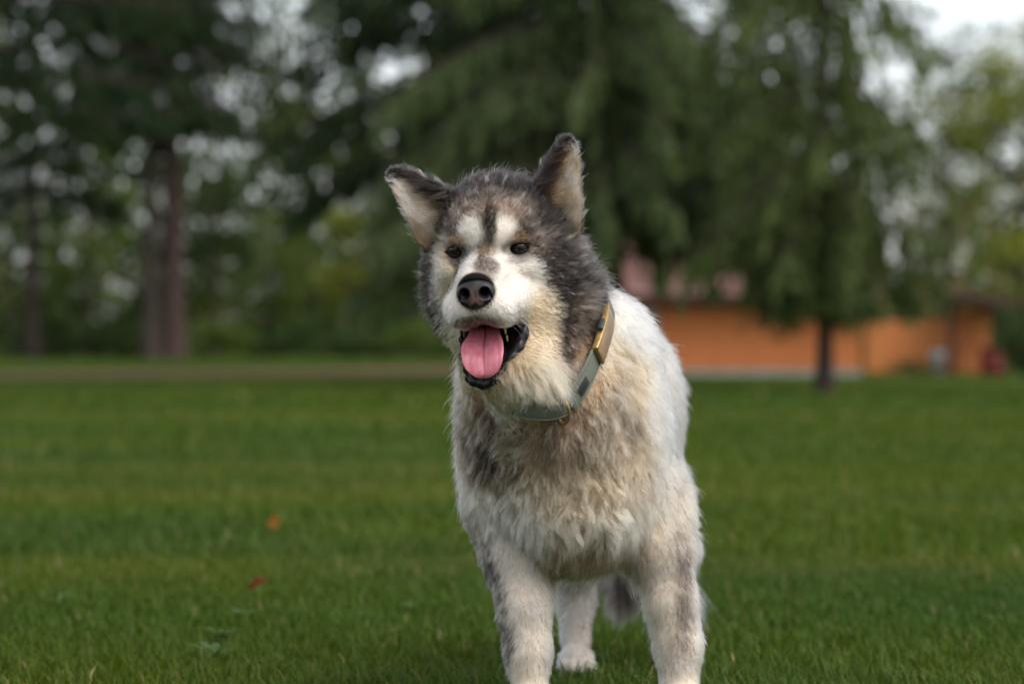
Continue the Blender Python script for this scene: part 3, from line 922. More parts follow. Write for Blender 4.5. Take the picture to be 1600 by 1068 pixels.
def ear(inner, outer, cup, bulge):
    """two edges from base to tip (front elevation px,py and depth y): returns front and back sheets"""
    n, m = 34, 17
    L = bez([WP(*p) for p in inner], n); R = bez([WP(*p) for p in outer], n)
    s = np.linspace(0, 1, m)
    P = L[:, None] * (1 - s)[None, :, None] + R[:, None] * s[None, :, None]
    t = np.linspace(0, 1, n)
    prof = (4 * s * (1 - s)) ** 0.75
    dep = (cup * (1 - t) ** 0.8 + 4)[:, None] * prof[None]
    back = np.array([0, 1, 0.12])
    front = P + dep[..., None] * back
    thick = (bulge * (1 - t) ** 0.7 + 5)[:, None] * (0.25 + 0.75 * prof[None])
    rear = P + (dep + thick)[..., None] * back
    idx = np.arange(n * m).reshape(n, m)
    q = np.stack([idx[:-1, :-1], idx[:-1, 1:], idx[1:, 1:], idx[1:, :-1]], -1).reshape(-1, 4)
    N = n * m
    side = []
    for col in (0, m - 1):
        a = idx[:-1, col]; b = idx[1:, col]
        sd = np.stack([a, b, b + N, a + N], 1)
        side.append(sd if col == 0 else sd[:, ::-1])
    a = idx[-1, :-1]; b = idx[-1, 1:]
    side.append(np.stack([a, b, b + N, a + N], 1))
    V = np.concatenate([front.reshape(-1, 3), rear.reshape(-1, 3)])
    Q = np.concatenate([q, q[:, ::-1] + N] + side)
    # orient: the front sheet must face the camera (-y)
    nn = np.cross(V[q[:, 2]] - V[q[:, 0]], V[q[:, 3]] - V[q[:, 1]])
    if nn[:, 1].mean() > 0:
        Q = Q[:, ::-1]
    T = np.tile(np.repeat(t, m), 2); Sx = np.tile(np.tile(s, n), 2)
    return V, Q, T, Sx

ear_l = ear([(735, 335, -70), (712, 306, -78), (682, 287, -84), (650, 271, -86), (626, 263, -84), (609, 265, -82)],
            [(676, 398, -66), (655, 380, -76), (642, 352, -84), (627, 318, -86), (611, 290, -84), (605, 273, -82)], 9, 20)
ear_r = ear([(818, 330, -72), (832, 296, -80), (850, 262, -84), (866, 236, -82), (877, 219, -78), (886, 213, -76)],
            [(905, 372, -58), (908, 340, -66), (906, 300, -72), (905, 258, -76), (901, 230, -77), (893, 215, -76)], 10, 22)
parts_V = [BV]; parts_Q = [BQ]; EAR_T = [np.full(len(BV), -1.0)]; EAR_S = [np.zeros(len(BV))]; EAR_ID = [np.zeros(len(BV), int)]
off = len(BV)
for k, (V, Q, T, Sx) in enumerate((ear_l, ear_r)):
    parts_V.append(V); parts_Q.append(Q + off); off += len(V)
    EAR_T.append(T); EAR_S.append(Sx)
    nf = len(V) // 2
    EAR_ID.append(np.concatenate([np.full(nf, 1 + 2 * k), np.full(nf, 2 + 2 * k)]))   # odd = inner face, even = back
DV = np.concatenate(parts_V); DQ = np.concatenate(parts_Q)
EAR_T = np.concatenate(EAR_T); EAR_S = np.concatenate(EAR_S); EAR_ID = np.concatenate(EAR_ID)
DN = vert_normals(DV, DQ)

# ------------------------------------------------------------------ coat colour (3-D patches fixed to the body)
W_ = np.array([0.66, 0.62, 0.56]); C_ = np.array([0.46, 0.36, 0.235]); T_ = np.array([0.25, 0.16, 0.09])
G_ = np.array([0.078, 0.062, 0.052]); K_ = np.array([0.012, 0.0095, 0.0085]); B_ = np.array([0.095, 0.065, 0.050])
FH_ = np.array([0.26, 0.195, 0.135])
L_ = np.array([0.38, 0.355, 0.33])          # light silver grey
front = DN[:, 1] < 0.25
pv = DV[front]
PXV = np.stack([800 + pv[:, 0] * DIST / (DIST + pv[:, 1]), 555 - (pv[:, 2] - 580) * DIST / (DIST + pv[:, 1])], 1)
def anchor(px, py):
    """the point of the front surface seen in elevation at (px, py)"""
    d2 = ((PXV - (px, py)) ** 2).sum(1)
    near = np.argsort(d2)[:40]
    near = near[d2[near] < d2[near[0]] + 60]
    return pv[near[np.argmin(pv[near, 1])]]

def coat(P, eid, et, es):
    """root colour and tip colour at points P"""
    n = len(P)
    hl = to_head(P)
    n1 = vnoise(P, 22, 1); n2 = vnoise(P, 7, 2); n3 = vnoise(P, 60, 3)
    base = np.tile(W_, (n, 1)) * (0.74 + 0.12 * n1)[:, None]
    tip = base.copy()
    def lay(w, rootc, tipc=None):
        nonlocal base, tip
        w = np.clip(w, 0, 1)[:, None]
        base = base * (1 - w) + np.asarray(rootc) * w
        tip = tip * (1 - w) + np.asarray(rootc if tipc is None else tipc) * w
    def blob(px, py, rx, rz, rootc, tipc=None, amt=1.0, soft=0.45, ry=None, ang=0.0, jit=0.35):
        c = anchor(px, py)
        d = P - c
        a = math.radians(ang)
        x = d[:, 0] * math.cos(a) + d[:, 2] * math.sin(a); z = -d[:, 0] * math.sin(a) + d[:, 2] * math.cos(a)
        ry = ry or 1.6 * max(rx, rz)
        q = np.sqrt((x / rx) ** 2 + (d[:, 1] / ry) ** 2 + (z / rz) ** 2) + jit * (n1 - 0.5) + 0.5 * jit * (n2 - 0.5)
        lay((1 - smoothstep(1 - soft, 1 + soft, q)) * amt, rootc, tipc)
    # ---- trunk: silver white flanks with a grey saddle, cream chest
    saddle = smoothstep(600, 690, P[:, 2] + 25 * (n3 - 0.5)) * smoothstep(120, 260, P[:, 1])
    lay(saddle * 0.75, L_, G_)
    lay(0.7 * smoothstep(0.40, 0.72, vnoise(P, 34, 14)) * smoothstep(20, 90, P[:, 1]), L_ * 1.15, L_ * 0.9)
    lay(0.45 * smoothstep(40, 140, P[:, 1]), L_ * 1.15, L_ * 1.1)
    chest = (1 - smoothstep(110, 190, P[:, 1])) * smoothstep(250, 320, P[:, 2]) * (1 - smoothstep(640, 700, P[:, 2]))
    lay(chest * (0.9 + 0.25 * (n1 - 0.5)), C_ * np.array([0.85, 0.78, 0.70]), C_ * np.array([1.02, 0.96, 0.88]))
    lay(smoothstep(0.52, 0.8, vnoise(P, 34, 6)) * chest * 0.35, T_ * 1.25, C_)
    lay(0.75 * (1 - smoothstep(330, 460, P[:, 2])) * (1 - smoothstep(180, 260, P[:, 1])), np.array([0.56, 0.46, 0.335]) * 0.95, np.array([0.62, 0.53, 0.41]))
    lay(0.5 * smoothstep(0.5, 0.78, vnoise(P, 26, 15)) * (1 - smoothstep(260, 330, P[:, 2])), L_ * 1.1, L_ * 0.85)
    tail = smoothstep(850, 900, P[:, 1])
    lay(tail, G_ * 1.2, G_ * 0.8)
    # ---- neck and upper chest
    blob(738, 655, 52, 80, T_, G_ * 0.9, 0.85, 0.5)
    blob(800, 690, 50, 50, T_ * 1.1, G_ * 1.3, 0.6, 0.6)
    blob(775, 735, 46, 26, B_, K_ * 1.5, 0.85, 0.5)
    blob(745, 705, 34, 34, B_ * 1.3, K_ * 2.0, 0.7, 0.5)
    blob(870, 688, 30, 34, B_ * 1.2, B_ * 0.55, 0.75, 0.55)
    blob(905, 650, 30, 22, B_ * 1.2, K_ * 2.5, 0.7, 0.55)
    blob(880, 700, 50, 40, T_ * 1.2, G_ * 1.2, 0.6, 0.6)
    blob(955, 650, 60, 75, T_ * 1.4, G_ * 1.3, 0.65, 0.6)
    blob(985, 560, 34, 50, C_, T_ * 1.2, 0.45, 0.6)
    blob(990, 655, 22, 10, B_, K_ * 2, 0.7, 0.5)
    blob(1000, 740, 60, 50, T_ * 1.7, T_ * 1.2, 0.45, 0.6)
    blob(900, 770, 90, 55, C_, T_ * 1.5, 0.5, 0.7)
    # right shoulder, flank and legs
    blob(1045, 640, 42, 120, W_ * 0.8, W_ * 0.82, 0.7, 0.5, ry=150)
    blob(1050, 700, 20, 60, L_, L_ * 0.8, 0.5, 0.7)
    blob(1035, 590, 18, 40, L_ * 1.2, L_, 0.5, 0.7)
    blob(1062, 735, 18, 45, L_, G_ * 1.6, 0.55, 0.6)
    blob(1068, 850, 22, 65, L_, G_ * 1.4, 0.75, 0.55)
    blob(1074, 935, 15, 70, G_ * 1.5, G_ * 1.1, 0.75, 0.55)
    blob(1064, 990, 16, 22, G_ * 1.5, G_ * 1.2, 0.5, 0.6)
    blob(812, 900, 42, 120, W_ * 0.95, W_ * 0.97, 0.35, 0.6)
    for px, py in ((738, 815), (752, 862), (763, 905), (774, 950), (785, 1000)):
        blob(px, py, 14, 40, G_, K_ * 2.2, 0.85, 0.5, ry=60)
    blob(862, 880, 18, 50, C_ * 0.8, T_, 0.55, 0.6)  # armpit shadow, painted brown into the coat
    blob(930, 870, 85, 32, T_ * 0.9, T_ * 0.7, 0.85, 0.5)  # tan underside of the chest, with its shade painted into the colour
    blob(920, 985, 22, 40, L_, G_, 0.7, 0.5)
    # ---- head: agouti cap over everything behind the face mask
    hd = 1 - smoothstep(150, 205, np.linalg.norm((hl - np.array([0, -80, -30])) / np.array([0.95, 1.15, 1.0]), axis=1))
    lay(hd * (0.97 + 0.1 * (n1 - .5)), G_ * 0.5, K_ * 1.3)
    blob(770, 292, 80, 34, G_, K_, 0.9, 0.5)
    for px, py in ((712, 318), (824, 316), (838, 340)):
        blob(px, py, 22, 24, G_ * 0.5, K_ * 0.8, 0.95, 0.45)
    blob(724, 332, 30, 24, FH_, G_ * 1.5, 0.8, 0.5)
    blob(800, 328, 32, 26, FH_, G_ * 1.5, 0.8, 0.5)
    blob(764, 312, 40, 20, FH_, G_ * 1.3, 0.6, 0.5)
    blob(655, 384, 16, 16, C_, T_ * 1.6, 0.7, 0.5)
    blob(848, 372, 34, 26, G_ * 1.2, K_ * 2.6, 0.85, 0.5, ang=-35)
    blob(690, 385, 18, 26, G_ * 1.2, K_ * 2.6, 0.8, 0.5)
    # right side of the face and ruff
    blob(905, 430, 50, 95, G_ * 0.8, K_ * 1.8, 0.75, 0.5)
    blob(864, 395, 22, 64, G_ * .5, K_ * 0.9, 0.97, 0.45, ang=12)
    blob(884, 455, 22, 58, G_ * .5, K_ * 1.0, 0.95, 0.45, ang=5)
    blob(888, 548, 16, 62, B_, K_ * 1.6, 0.9, 0.5, ang=8)
    blob(918, 520, 24, 60, T_ * 1.1, G_, 0.7, 0.5)
    blob(915, 588, 26, 22, L_, T_, 0.7, 0.5)
    blob(918, 372, 16, 34, L_, G_, 0.7, 0.5)
    blob(948, 450, 14, 46, G_, K_ * 2, 0.75, 0.5, ang=12)
    blob(985, 500, 32, 55, W_ * 0.85, W_ * 0.85, 0.8, 0.5, ang=25)
    # white and cream of the face
    blob(826, 440, 36, 44, W_ * 1.08, W_ * 1.08, 0.97, 0.3)
    blob(846, 378, 26, 22, G_ * 1.5, G_ * 0.7, 0.9, 0.45, ang=-40)
    blob(868, 420, 13, 44, G_, K_, 0.85, 0.45, ang=14)
    blob(690, 388, 15, 24, G_ * 1.4, G_ * 0.7, 0.85, 0.45)
    blob(848, 510, 28, 56, C_ * 1.2, C_ * 1.25, 0.95, 0.4)
    blob(838, 590, 46, 52, C_ * 0.95, C_ * 1.05, 0.95, 0.45)
    blob(800, 632, 50, 26, C_ * 1.05, W_, 0.8, 0.5)
    blob(690, 450, 18, 64, C_ * 1.3, W_, 0.95, 0.35)
    blob(705, 520, 17, 36, C_ * 0.9, C_, 0.9, 0.4)
    blob(700, 590, 22, 36, C_, C_ * 0.8, 0.7, 0.5)
    blob(666, 430, 13, 60, B_, K_ * 1.4, 0.9, 0.4, ry=40)
    blob(668, 505, 14, 42, B_ * 1.3, K_ * 2.2, 0.85, 0.4, ry=50)
    blob(745, 470, 66, 54, W_ * 1.12, W_ * 1.12, 1.0, 0.28)
    blob(727, 415, 15, 40, W_, W_, 1.0, 0.35, ang=-12)
    blob(800, 425, 26, 42, W_, W_, 1.0, 0.35, ang=18)
    blob(729, 362, 18, 22, W_ * 1.08, W_ * 1.08, 0.97, 0.42, ang=8)
    blob(789, 361, 24, 21, W_ * 1.08, W_ * 1.08, 0.97, 0.42, ang=22)
    blob(716, 381, 12, 8, T_ * 1.3, T_, 0.6, 0.5)
    blob(812, 377, 14, 8, T_ * 1.3, T_, 0.6, 0.5)
    blob(759, 408, 21, 20, G_ * 1.5, G_ * 1.1, 0.95, 0.4)
    blob(763, 385, 13, 13, T_ * 1.4, G_ * 1.4, 0.55, 0.5)
    blob(763, 345, 10, 34, G_ * .7, K_ * 1.2, 0.95, 0.4)
    blob(812, 402, 20, 7, G_ * 1.8, G_, 0.6, 0.5, ang=10)
    blob(712, 405, 14, 6, G_ * 1.8, G_, 0.6, 0.5)
    blob(745, 508, 40, 11, G_, K_ * 2, 0.85, 0.5)
    blob(745, 436, 24, 8, G_ * 1.5, G_, 0.7, 0.5)
    for px, py in ((713, 396), (809, 391)):
        blob(px, py - 1, 20, 6.0, G_ * 0.8, K_ * 1.6, 0.6, 0.4, ry=40, jit=0.2)
    # ---- ears
    inn = (eid % 2 == 1)
    edge = np.minimum(es, 1 - es)
    e_in = np.where(inn, 1.0, 0.0)
    lay(np.where(eid > 0, 1.0, 0.0), G_, K_ * 1.6)
    lay(e_in * smoothstep(0.2, 0.38, es + 0.1 * (n1 - .5)) * (1 - smoothstep(0.70, 0.84, et)), C_ * 1.35, W_ * 1.0)
    lay(e_in * smoothstep(0.5, 0.75, vnoise(P, 11, 31)) * smoothstep(0.16, 0.3, es) * 0.8 * (1 - smoothstep(0.6, 0.8, et)), T_, T_ * 1.7)
    lay(e_in * smoothstep(0.1, 0.3, es) * (1 - smoothstep(0.15, 0.5, et)) * (0.35 + 0.5 * n1), C_, T_ * 1.5)
    # ---- inside of the mouth
    mo = hl - np.array([-6, 36, -133])
    q = np.sqrt((mo[:, 0] / 46) ** 2 + (mo[:, 1] / 66) ** 2 + (mo[:, 2] / 34) ** 2)
    lay((1 - smoothstep(0.92, 1.05, q)), np.array([0.012, 0.008, 0.008]))
    dnn = np.linalg.norm((hl - np.array([0, 118, -40])) / np.array([30, 30, 28]), axis=1)
    lay(1 - smoothstep(0.95, 1.1, dnn), np.array([0.008, 0.007, 0.007]))
    return base, tip, q

skin_c, _t, mouth_q = coat(DV, EAR_ID, EAR_T, EAR_S)

m = NT('dog_skin')
MAT_SKIN = m.done(m.principled(m.mix(m.attr('tint'), (0.8, 0.76, 0.72), 1.0, 'MULTIPLY'), 0.85, spec=0.1))
dog = obj('dog', mesh_np('dog', DV * 0.001, DQ, True, skin_c), MAT_SKIN)
dog.location = (0, DOG_Y, 0)
tag(dog, 'large grey and white thick-coated dog standing on the lawn with mouth open and tongue out', 'dog')

# ------------------------------------------------------------------ coat
tri = np.concatenate([DQ[:, [0, 1, 2]], DQ[:, [0, 2, 3]]])
ta, tb, tc = DV[tri[:, 0]], DV[tri[:, 1]], DV[tri[:, 2]]
area = 0.5 * np.linalg.norm(np.cross(tb - ta, tc - ta), axis=1)
ctr = (ta + tb + tc) / 3
ceid = EAR_ID[tri].max(1)
hc = to_head(ctr)
d_head = np.linalg.norm((hc - np.array([0, -60, -30])), axis=1)
face = (hc[:, 1] > -75) & (d_head < 215) & (hc[:, 2] > -215)
dens = np.where(ctr[:, 1] < 160, 0.62, np.where(ctr[:, 1] < 420, 0.34, 0.10))
legz = ctr[:, 2] < 330
dens = np.where(legz, np.where(ctr[:, 1] < 200, 0.75, 0.35), dens)
dens = np.where(face, 1.25, np.where((d_head < 230) & (ctr[:, 2] > 560), 0.6, dens))
dens = np.where(ceid > 0, 0.85, dens)
dens = np.where(ctr[:, 2] < 6, 0, dens)
tn_ = np.cross(tb - ta, tc - ta); tn_ = norm(tn_)
dens = dens * np.where((tn_[:, 1] > 0.35) & (ceid == 0), 0.35, 1.0)
N_H = 400000
w = dens * area
pick = rng.choice(len(tri), N_H, p=w / w.sum())
b1, b2 = rng.random(N_H), rng.random(N_H)
fl = b1 + b2 > 1
b1[fl], b2[fl] = 1 - b1[fl], 1 - b2[fl]
bc = np.stack([1 - b1 - b2, b1, b2], 1)
def at(A): return (A[tri[pick]] * (bc[..., None] if A.ndim > 1 else bc)).sum(1)
P0 = at(DV); N0 = norm(at(DN))
E_T = at(EAR_T); E_S = at(EAR_S); E_ID = ceid[pick]
rootc, tipc, mq = coat(P0, E_ID, E_T, E_S)
hl = to_head(P0)
# flow of the coat: away from the nose on the head, down and back on the body
nose = H(0, 112, -36)
Fh = norm(P0 - nose)
Fb = np.array([0.0, 0.0, -0.8]) + BB * 0.6
Fb = np.tile(Fb, (N_H, 1))
Fb[P0[:, 1] < 150] = np.array([0.0, 0.05, -1.0])
side = np.sign(P0[:, 0] - 95)
Fb[:, 0] += np.where(P0[:, 1] < 200, side * 0.25, 0) * smoothstep(330, 450, P0[:, 2])
leg = P0[:, 2] < 300
Fb[leg] = np.array([0, 0.12, -1.0])
dh = np.linalg.norm(P0 - H(0, -40, -30), axis=1)
wh = 1 - smoothstep(150, 260, dh)
F = norm(Fh * wh[:, None] + norm(Fb) * (1 - wh)[:, None])
# ears: along the ear, fanning outward from the inner edge
ear_axis = {1: norm(ear_l[0][33 * 17 + 8] - ear_l[0][8]), 3: norm(ear_r[0][33 * 17 + 8] - ear_r[0][8])}
ear_out = {1: norm(ear_l[0][10 * 17 + 16] - ear_l[0][10 * 17]), 3: norm(ear_r[0][10 * 17 + 16] - ear_r[0][10 * 17])}
for k in (1, 3):
    i1 = E_ID == k; i2 = E_ID == k + 1
    F[i1] = norm(ear_axis[k] * 0.75 + ear_out[k] * (0.65 * (1 - smoothstep(0.45, 0.75, E_S[i1])))[:, None])
    F[i2] = ear_axis[k]
# swirl noise in the flow
sw = (np.stack([vnoise(P0, 55, 11 + i) for i in range(3)], 1) - 0.5)
sw2 = (np.stack([vnoise(P0, 18, 21 + i) for i in range(3)], 1) - 0.5)
woolly = (1 - smoothstep(10, 120, P0[:, 1])) * smoothstep(280, 340, P0[:, 2]) * (1 - wh) * (1 - smoothstep(150, 225, P0[:, 0]))
F = F + sw * (0.5 + 0.9 * woolly[:, None]) + sw2 * (0.25 + 0.8 * woolly[:, None])
Tg = norm(F - N0 * (F * N0).sum(1, keepdims=True))
# length (mm)
fr = hl[:, 1]
Ln = np.where(wh > 0, 10 + 34 * smoothstep(-10, 130, -fr) , 0)
Ln = np.where(hl[:, 2] < -60, Ln + 12 * smoothstep(30, 90, -fr) , Ln)
Ln = np.where(fr > 40, 8.0, Ln)
body_L = 26 + 7 * woolly + 14 * smoothstep(560, 640, P0[:, 2]) * (1 - smoothstep(250, 400, P0[:, 1]))
body_L = np.where(P0[:, 2] < 340, 14 + (body_L - 14) * smoothstep(250, 340, P0[:, 2]), body_L)
skirt_ = (np.abs(P0[:, 0] - 112) < 85) & (P0[:, 2] > 225) & (P0[:, 2] < 345) & (P0[:, 1] < 190)
body_L = np.where(skirt_, 36, body_L)
body_L = np.where(P0[:, 2] < 90, 12, body_L)
body_L = np.where((P0[:, 1] > 860), 55, body_L)
L = Ln * wh + body_L * (1 - wh)
L = np.where(E_ID > 0, np.where(E_ID % 2 == 1, 14 + 32 * (1 - np.clip(E_T, 0, 1)) ** 1.2, 13 + 12 * (1 - np.clip(E_T, 0, 1))), L)
thr = 1 - smoothstep(28, 66, np.linalg.norm((P0 - WP(842, 612, -150)) * np.array([0.8, 0.7, 1]), axis=1))
L = L + thr * np.maximum(46 - L, 0)
L = np.where(E_ID > 0, L * (1 - 0.35 * smoothstep(0.7, 1.0, E_T)) * (1 - 0.4 * smoothstep(0.8, 1.0, E_S)), L)
L *= rng.uniform(0.7, 1.15, N_H)
fly = rng.random(N_H) < 0.03
L = np.where(fly & (L > 14), L * 1.5, L)
lift = np.where(wh > 0.5, 0.32, 0.36) + 0.34 * woolly
lift = np.where(E_ID % 2 == 1, 0.42, np.where(E_ID > 0, 0.45, lift))
lift = np.where(leg, 0.35, lift)
lift = lift * (1 + 0.35 * rng.standard_normal(N_H)) + 0.35 * fly
# keep clear of eyes, nose, mouth
keep = np.ones(N_H, bool)
for e in EYES:
    d = (P0 - e) @ HM
    qq = np.sqrt((d[:, 0] / 16.5) ** 2 + ((d[:, 2] + 1.0) / 5.8) ** 2 + (d[:, 1] / 30) ** 2)
    keep &= qq > 1.0
    L *= 0.55 + 0.45 * smoothstep(1.0, 2.6, qq)
dn = (hl - np.array([0, 116, -40])) / np.array([29, 26, 27])
keep &= np.linalg.norm(dn, axis=1) > 1
L *= 0.5 + 0.5 * smoothstep(1, 1.6, np.linalg.norm(dn, axis=1))
keep &= mq > 1.02
# fur pressed down under the collar
def sdf(p):
    q = (np.asarray(p) - fd.lo) / fd.h; i_ = np.clip(np.round(q).astype(int), 0, fd.n - 1)
    return fd.F[tuple(i_)]
CPATH = []
NECK_C = np.array([42.0, 40.0, 645.0])
for px, py, y in [(790, 626, 0), (838, 640, 0), (882, 634, 0), (914, 590, 0), (936, 536, 0), (946, 486, 0), (940, 430, 160), (850, 395, 178), (765, 420, 150), (716, 500, 70), (722, 570, -30), (750, 606, -95)]:
    if y == 0:
        p = WP(px, py, -300)
        while sdf(p) > 0 and p[1] < 200:
            p = WP(px, py, p[1] + 2)
        p = WP(px, py, p[1] - (12 if px > 860 else 4 if px > 820 else -14))
    else:
        d_ = norm(WP(px, py, y) - NECK_C)
        p = NECK_C + d_ * 40
        while sdf(p) < 0: p = p + d_ * 3
        p = p + d_ * (10 if px > 800 else -14)
    CPATH.append(p)
CPATH = np.array(CPATH)
def closed(ctrl, n):
    c = np.asarray(ctrl, float); mm = len(c)
    x = np.linspace(0, mm, n, endpoint=False); i = x.astype(int); f = (x - i)[:, None]
    g = lambda k: c[k % mm]
    a, b, d, e = g(i - 1), g(i), g(i + 1), g(i + 2)
    return 0.5 * ((2 * b) + (d - a) * f + (2 * a - 5 * b + 4 * d - e) * f ** 2 + (3 * b - a - 3 * d + e) * f ** 3)
CP = closed(CPATH, 160)
for i_ in range(len(CP)):                     # the hidden rear of the loop lies snug on the neck
    if CP[i_, 1] > 20:
        d_ = norm(NECK_C - CP[i_])
        for _ in range(60):
            if sdf(CP[i_]) <= 8: break
            CP[i_] = CP[i_] + d_ * 1.5
kd = KDTree(len(CP))
for i, p in enumerate(CP): kd.insert(p, i)
kd.balance()
near_c = np.where(np.linalg.norm(P0 - CP.mean(0), axis=1) < 330)[0]
dcol = np.full(N_H, 999.0)
for i in near_c:
    dcol[i] = kd.find(P0[i])[2]
press = 1 - smoothstep(26, 52, dcol)
L *= 1 - 0.6 * press
lift *= 1 - 0.6 * press
sel = np.where(keep)[0]
P0, N0, Tg, L, lift, rootc, tipc, woolly, wh, E_ID = [a[sel] for a in (P0, N0, Tg, L, lift, rootc, tipc, woolly, wh, E_ID)]
n = len(P0); KP = 6
s = np.linspace(0, 1, KP)
# locks: every hair belongs to a small lock and a larger tuft
def locks(frac):
    cen = np.where(rng.random(n) < frac)[0]
    kd = KDTree(len(cen))
    for i, p in enumerate(P0[cen]): kd.insert(p, i)
    kd.balance()
    ci = np.fromiter((kd.find(p)[1] for p in P0), np.int64, n)
    return cen[ci]
isface = wh > 0.6
cid = locks(np.where(isface, 0.085, 0.07))
cid2 = locks(np.where(isface, 0.006, 0.005 + 0.03 * vnoise(P0, 45, 41) ** 2))
lk_lift = np.exp(rng.standard_normal(n) * 0.24)[cid] * np.exp(rng.standard_normal(n) * (0.10 + 0.12 * woolly))[cid2]
lk_len = rng.uniform(0.8, 1.15, n)[cid]
lk_dir = rng.standard_normal((n, 3))[cid] * 0.12 + rng.standard_normal((n, 3))[cid2] * (0.06 + 0.16 * woolly)[:, None]
L = L * lk_len
lift = lift * lk_lift
pts = np.zeros((n, KP, 3)); pts[:, 0] = P0 - N0 * 1.0
jit = rng.standard_normal((n, 3)) * 0.12 + lk_dir
jit -= N0 * np.minimum((jit * N0).sum(1, keepdims=True), 0)
cur = pts[:, 0].copy()
for k in range(1, KP):
    sm = (s[k] + s[k - 1]) / 2
    d = Tg * 1.0 + N0 * (lift * (1.25 - 1.0 * sm))[:, None] + np.array([0, 0, -0.22]) * sm * (1 - wh * 0.6)[:, None] + jit
    cur = cur + norm(d) * (L / (KP - 1))[:, None]
    pts[:, k] = cur
def gather(pts, cid, amount, power):
    wgt = np.clip(amount, 0, 0.95)[:, None] * (s[None] ** power)
    return pts * (1 - wgt[..., None]) + pts[cid] * wgt[..., None]
pts = gather(pts, cid2, (0.03 + 0.20 * woolly) * rng.uniform(0.6, 1.2, n), 1.2)
pts = gather(pts, cid, np.where(isface, 0.42, np.where(P0[:, 2] < 300, 0.22, 0.36 + 0.14 * woolly)) * rng.uniform(0.5, 1.2, n), 1.0)
# soft waves along the longer locks
ph = rng.uniform(0, 6.28, n)[cid]
axis = norm(np.cross(Tg, N0))
wav = (np.sin(s[None] * 5.5 + ph[:, None]) - np.sin(ph)[:, None]) * (L * (0.03 + 0.055 * woolly))[:, None]
pts += axis[:, None] * wav[..., None]
pts += (rng.standard_normal((n, KP, 3)) * (0.006 * L)[:, None, None]) * s[None, :, None]
# colour: agouti mottling lock by lock in the dark coat, quieter in the white
lum = tipc @ np.array([0.3, 0.5, 0.2])
darkness = 1 - smoothstep(0.08, 0.36, lum)
sig = 0.10 + 0.42 * darkness + 0.10 * (E_ID > 0)
vari = np.exp(rng.standard_normal(n)[cid] * sig * 0.8 + rng.standard_normal(n)[cid2] * sig * 0.5 + rng.standard_normal(n) * sig * 0.5)
mixs = smoothstep(0.05, 0.5, s)[None, :, None]
colr = (rootc[:, None] * (1 - mixs) + tipc[:, None] * mixs) * vari[:, None, None]
pale = (rng.random(n) < 0.065)[cid] & (darkness > 0.4)      # pale and tan locks in the dark coat
tgt = np.where((rng.random(n) < 0.5)[cid][:, None], np.array([0.34, 0.27, 0.19]), np.array([0.36, 0.33, 0.30]))
colr[pale] = colr[pale] * 0.45 + tgt[pale][:, None] * 0.55
colr = np.clip(colr, 0.004, 0.86)
r0 = np.where(isface, 0.31, 0.40)
r0 = np.where(E_ID > 0, 0.30, r0)
rad = r0[:, None] * (1 - 0.78 * s[None] ** 1.3)

def hair_obj(name, pts, rad, col, mat, parent):
    nn, kk = pts.shape[:2]
    hc_ = bpy.data.hair_curves.new(name)
    hc_.add_curves([kk] * nn)
    hc_.points.foreach_set('position', (pts * 0.001).astype(np.float32).ravel())
    ra = hc_.attributes.get('radius') or hc_.attributes.new('radius', 'FLOAT', 'POINT')
    ra.data.foreach_set('value', (rad * 0.001).astype(np.float32).ravel())
    ca = hc_.attributes.new('tint', 'FLOAT_COLOR', 'POINT')
    cc = np.ones((nn * kk, 4), np.float32); cc[:, :3] = col.reshape(-1, 3)
    ca.data.foreach_set('color', cc.ravel())
    hc_.materials.append(mat)
    return link(bpy.data.objects.new(name, hc_), parent)

m = NT('dog_hair')
hb = m.node('BsdfHairPrincipled')
hb.model = 'CHIANG'
hb.parametrization = 'COLOR'
m.l.new(m.attr('tint'), hb.inputs['Color'])
hb.inputs['Roughness'].default_value = 0.45
hb.inputs['Radial Roughness'].default_value = 0.6
hb.inputs['Random Roughness'].default_value = 0.2
hb.inputs['IOR'].default_value = 1.2
MAT_HAIR = m.done(hb.outputs[0])
hair_obj('coat', pts, rad, colr, MAT_HAIR, dog)

# ------------------------------------------------------------------ eyes with lids
m = NT('dog_eye')
tc_ = m.node('TexCoord')
sp = m.node('SeparateXYZ'); m.l.new(tc_.outputs['Object'], sp.inputs[0])
mr = m.node('Math', operation='MULTIPLY_ADD'); mr.inputs[1].default_value = 1.0; mr.inputs[2].default_value = 0
m.l.new(sp.outputs['Y'], mr.inputs[0])
col_e = m.ramp(mr.outputs[0], [(0.0, (0.012, 0.006, 0.004)), (0.0100, (0.014, 0.006, 0.004)), (0.0108, (0.022, 0.009, 0.004)), (0.0132, (0.014, 0.006, 0.003)), (0.0136, (0.003, 0.003, 0.003))])
MAT_EYE = m.done(m.principled(col_e, 0.03, spec=0.6))
m = NT('dog_lid')
MAT_LID = m.done(m.principled((0.012, 0.009, 0.008), 0.65, spec=0.2))
def basis_matrix(origin):
    M = Matrix.Identity(4)
    for i in range(3):
        M[i][0], M[i][1], M[i][2] = HR[i], HF[i], HU[i]
        M[i][3] = origin[i] * 0.001
    return M
def uv_ball(r, nu=32, nv=20):
    th = np.linspace(0, np.pi, nv); ph_ = np.linspace(0, 2 * np.pi, nu, endpoint=False)
    V = np.stack([np.sin(th)[:, None] * np.cos(ph_), np.cos(th)[:, None] * np.ones(nu), np.sin(th)[:, None] * np.sin(ph_)], -1) * r
    idx = np.arange(nu * nv).reshape(nv, nu)
    Q = np.stack([idx[:-1], np.roll(idx[:-1], -1, 1), np.roll(idx[1:], -1, 1), idx[1:]], -1).reshape(-1, 4)
    return V.reshape(-1, 3), Q
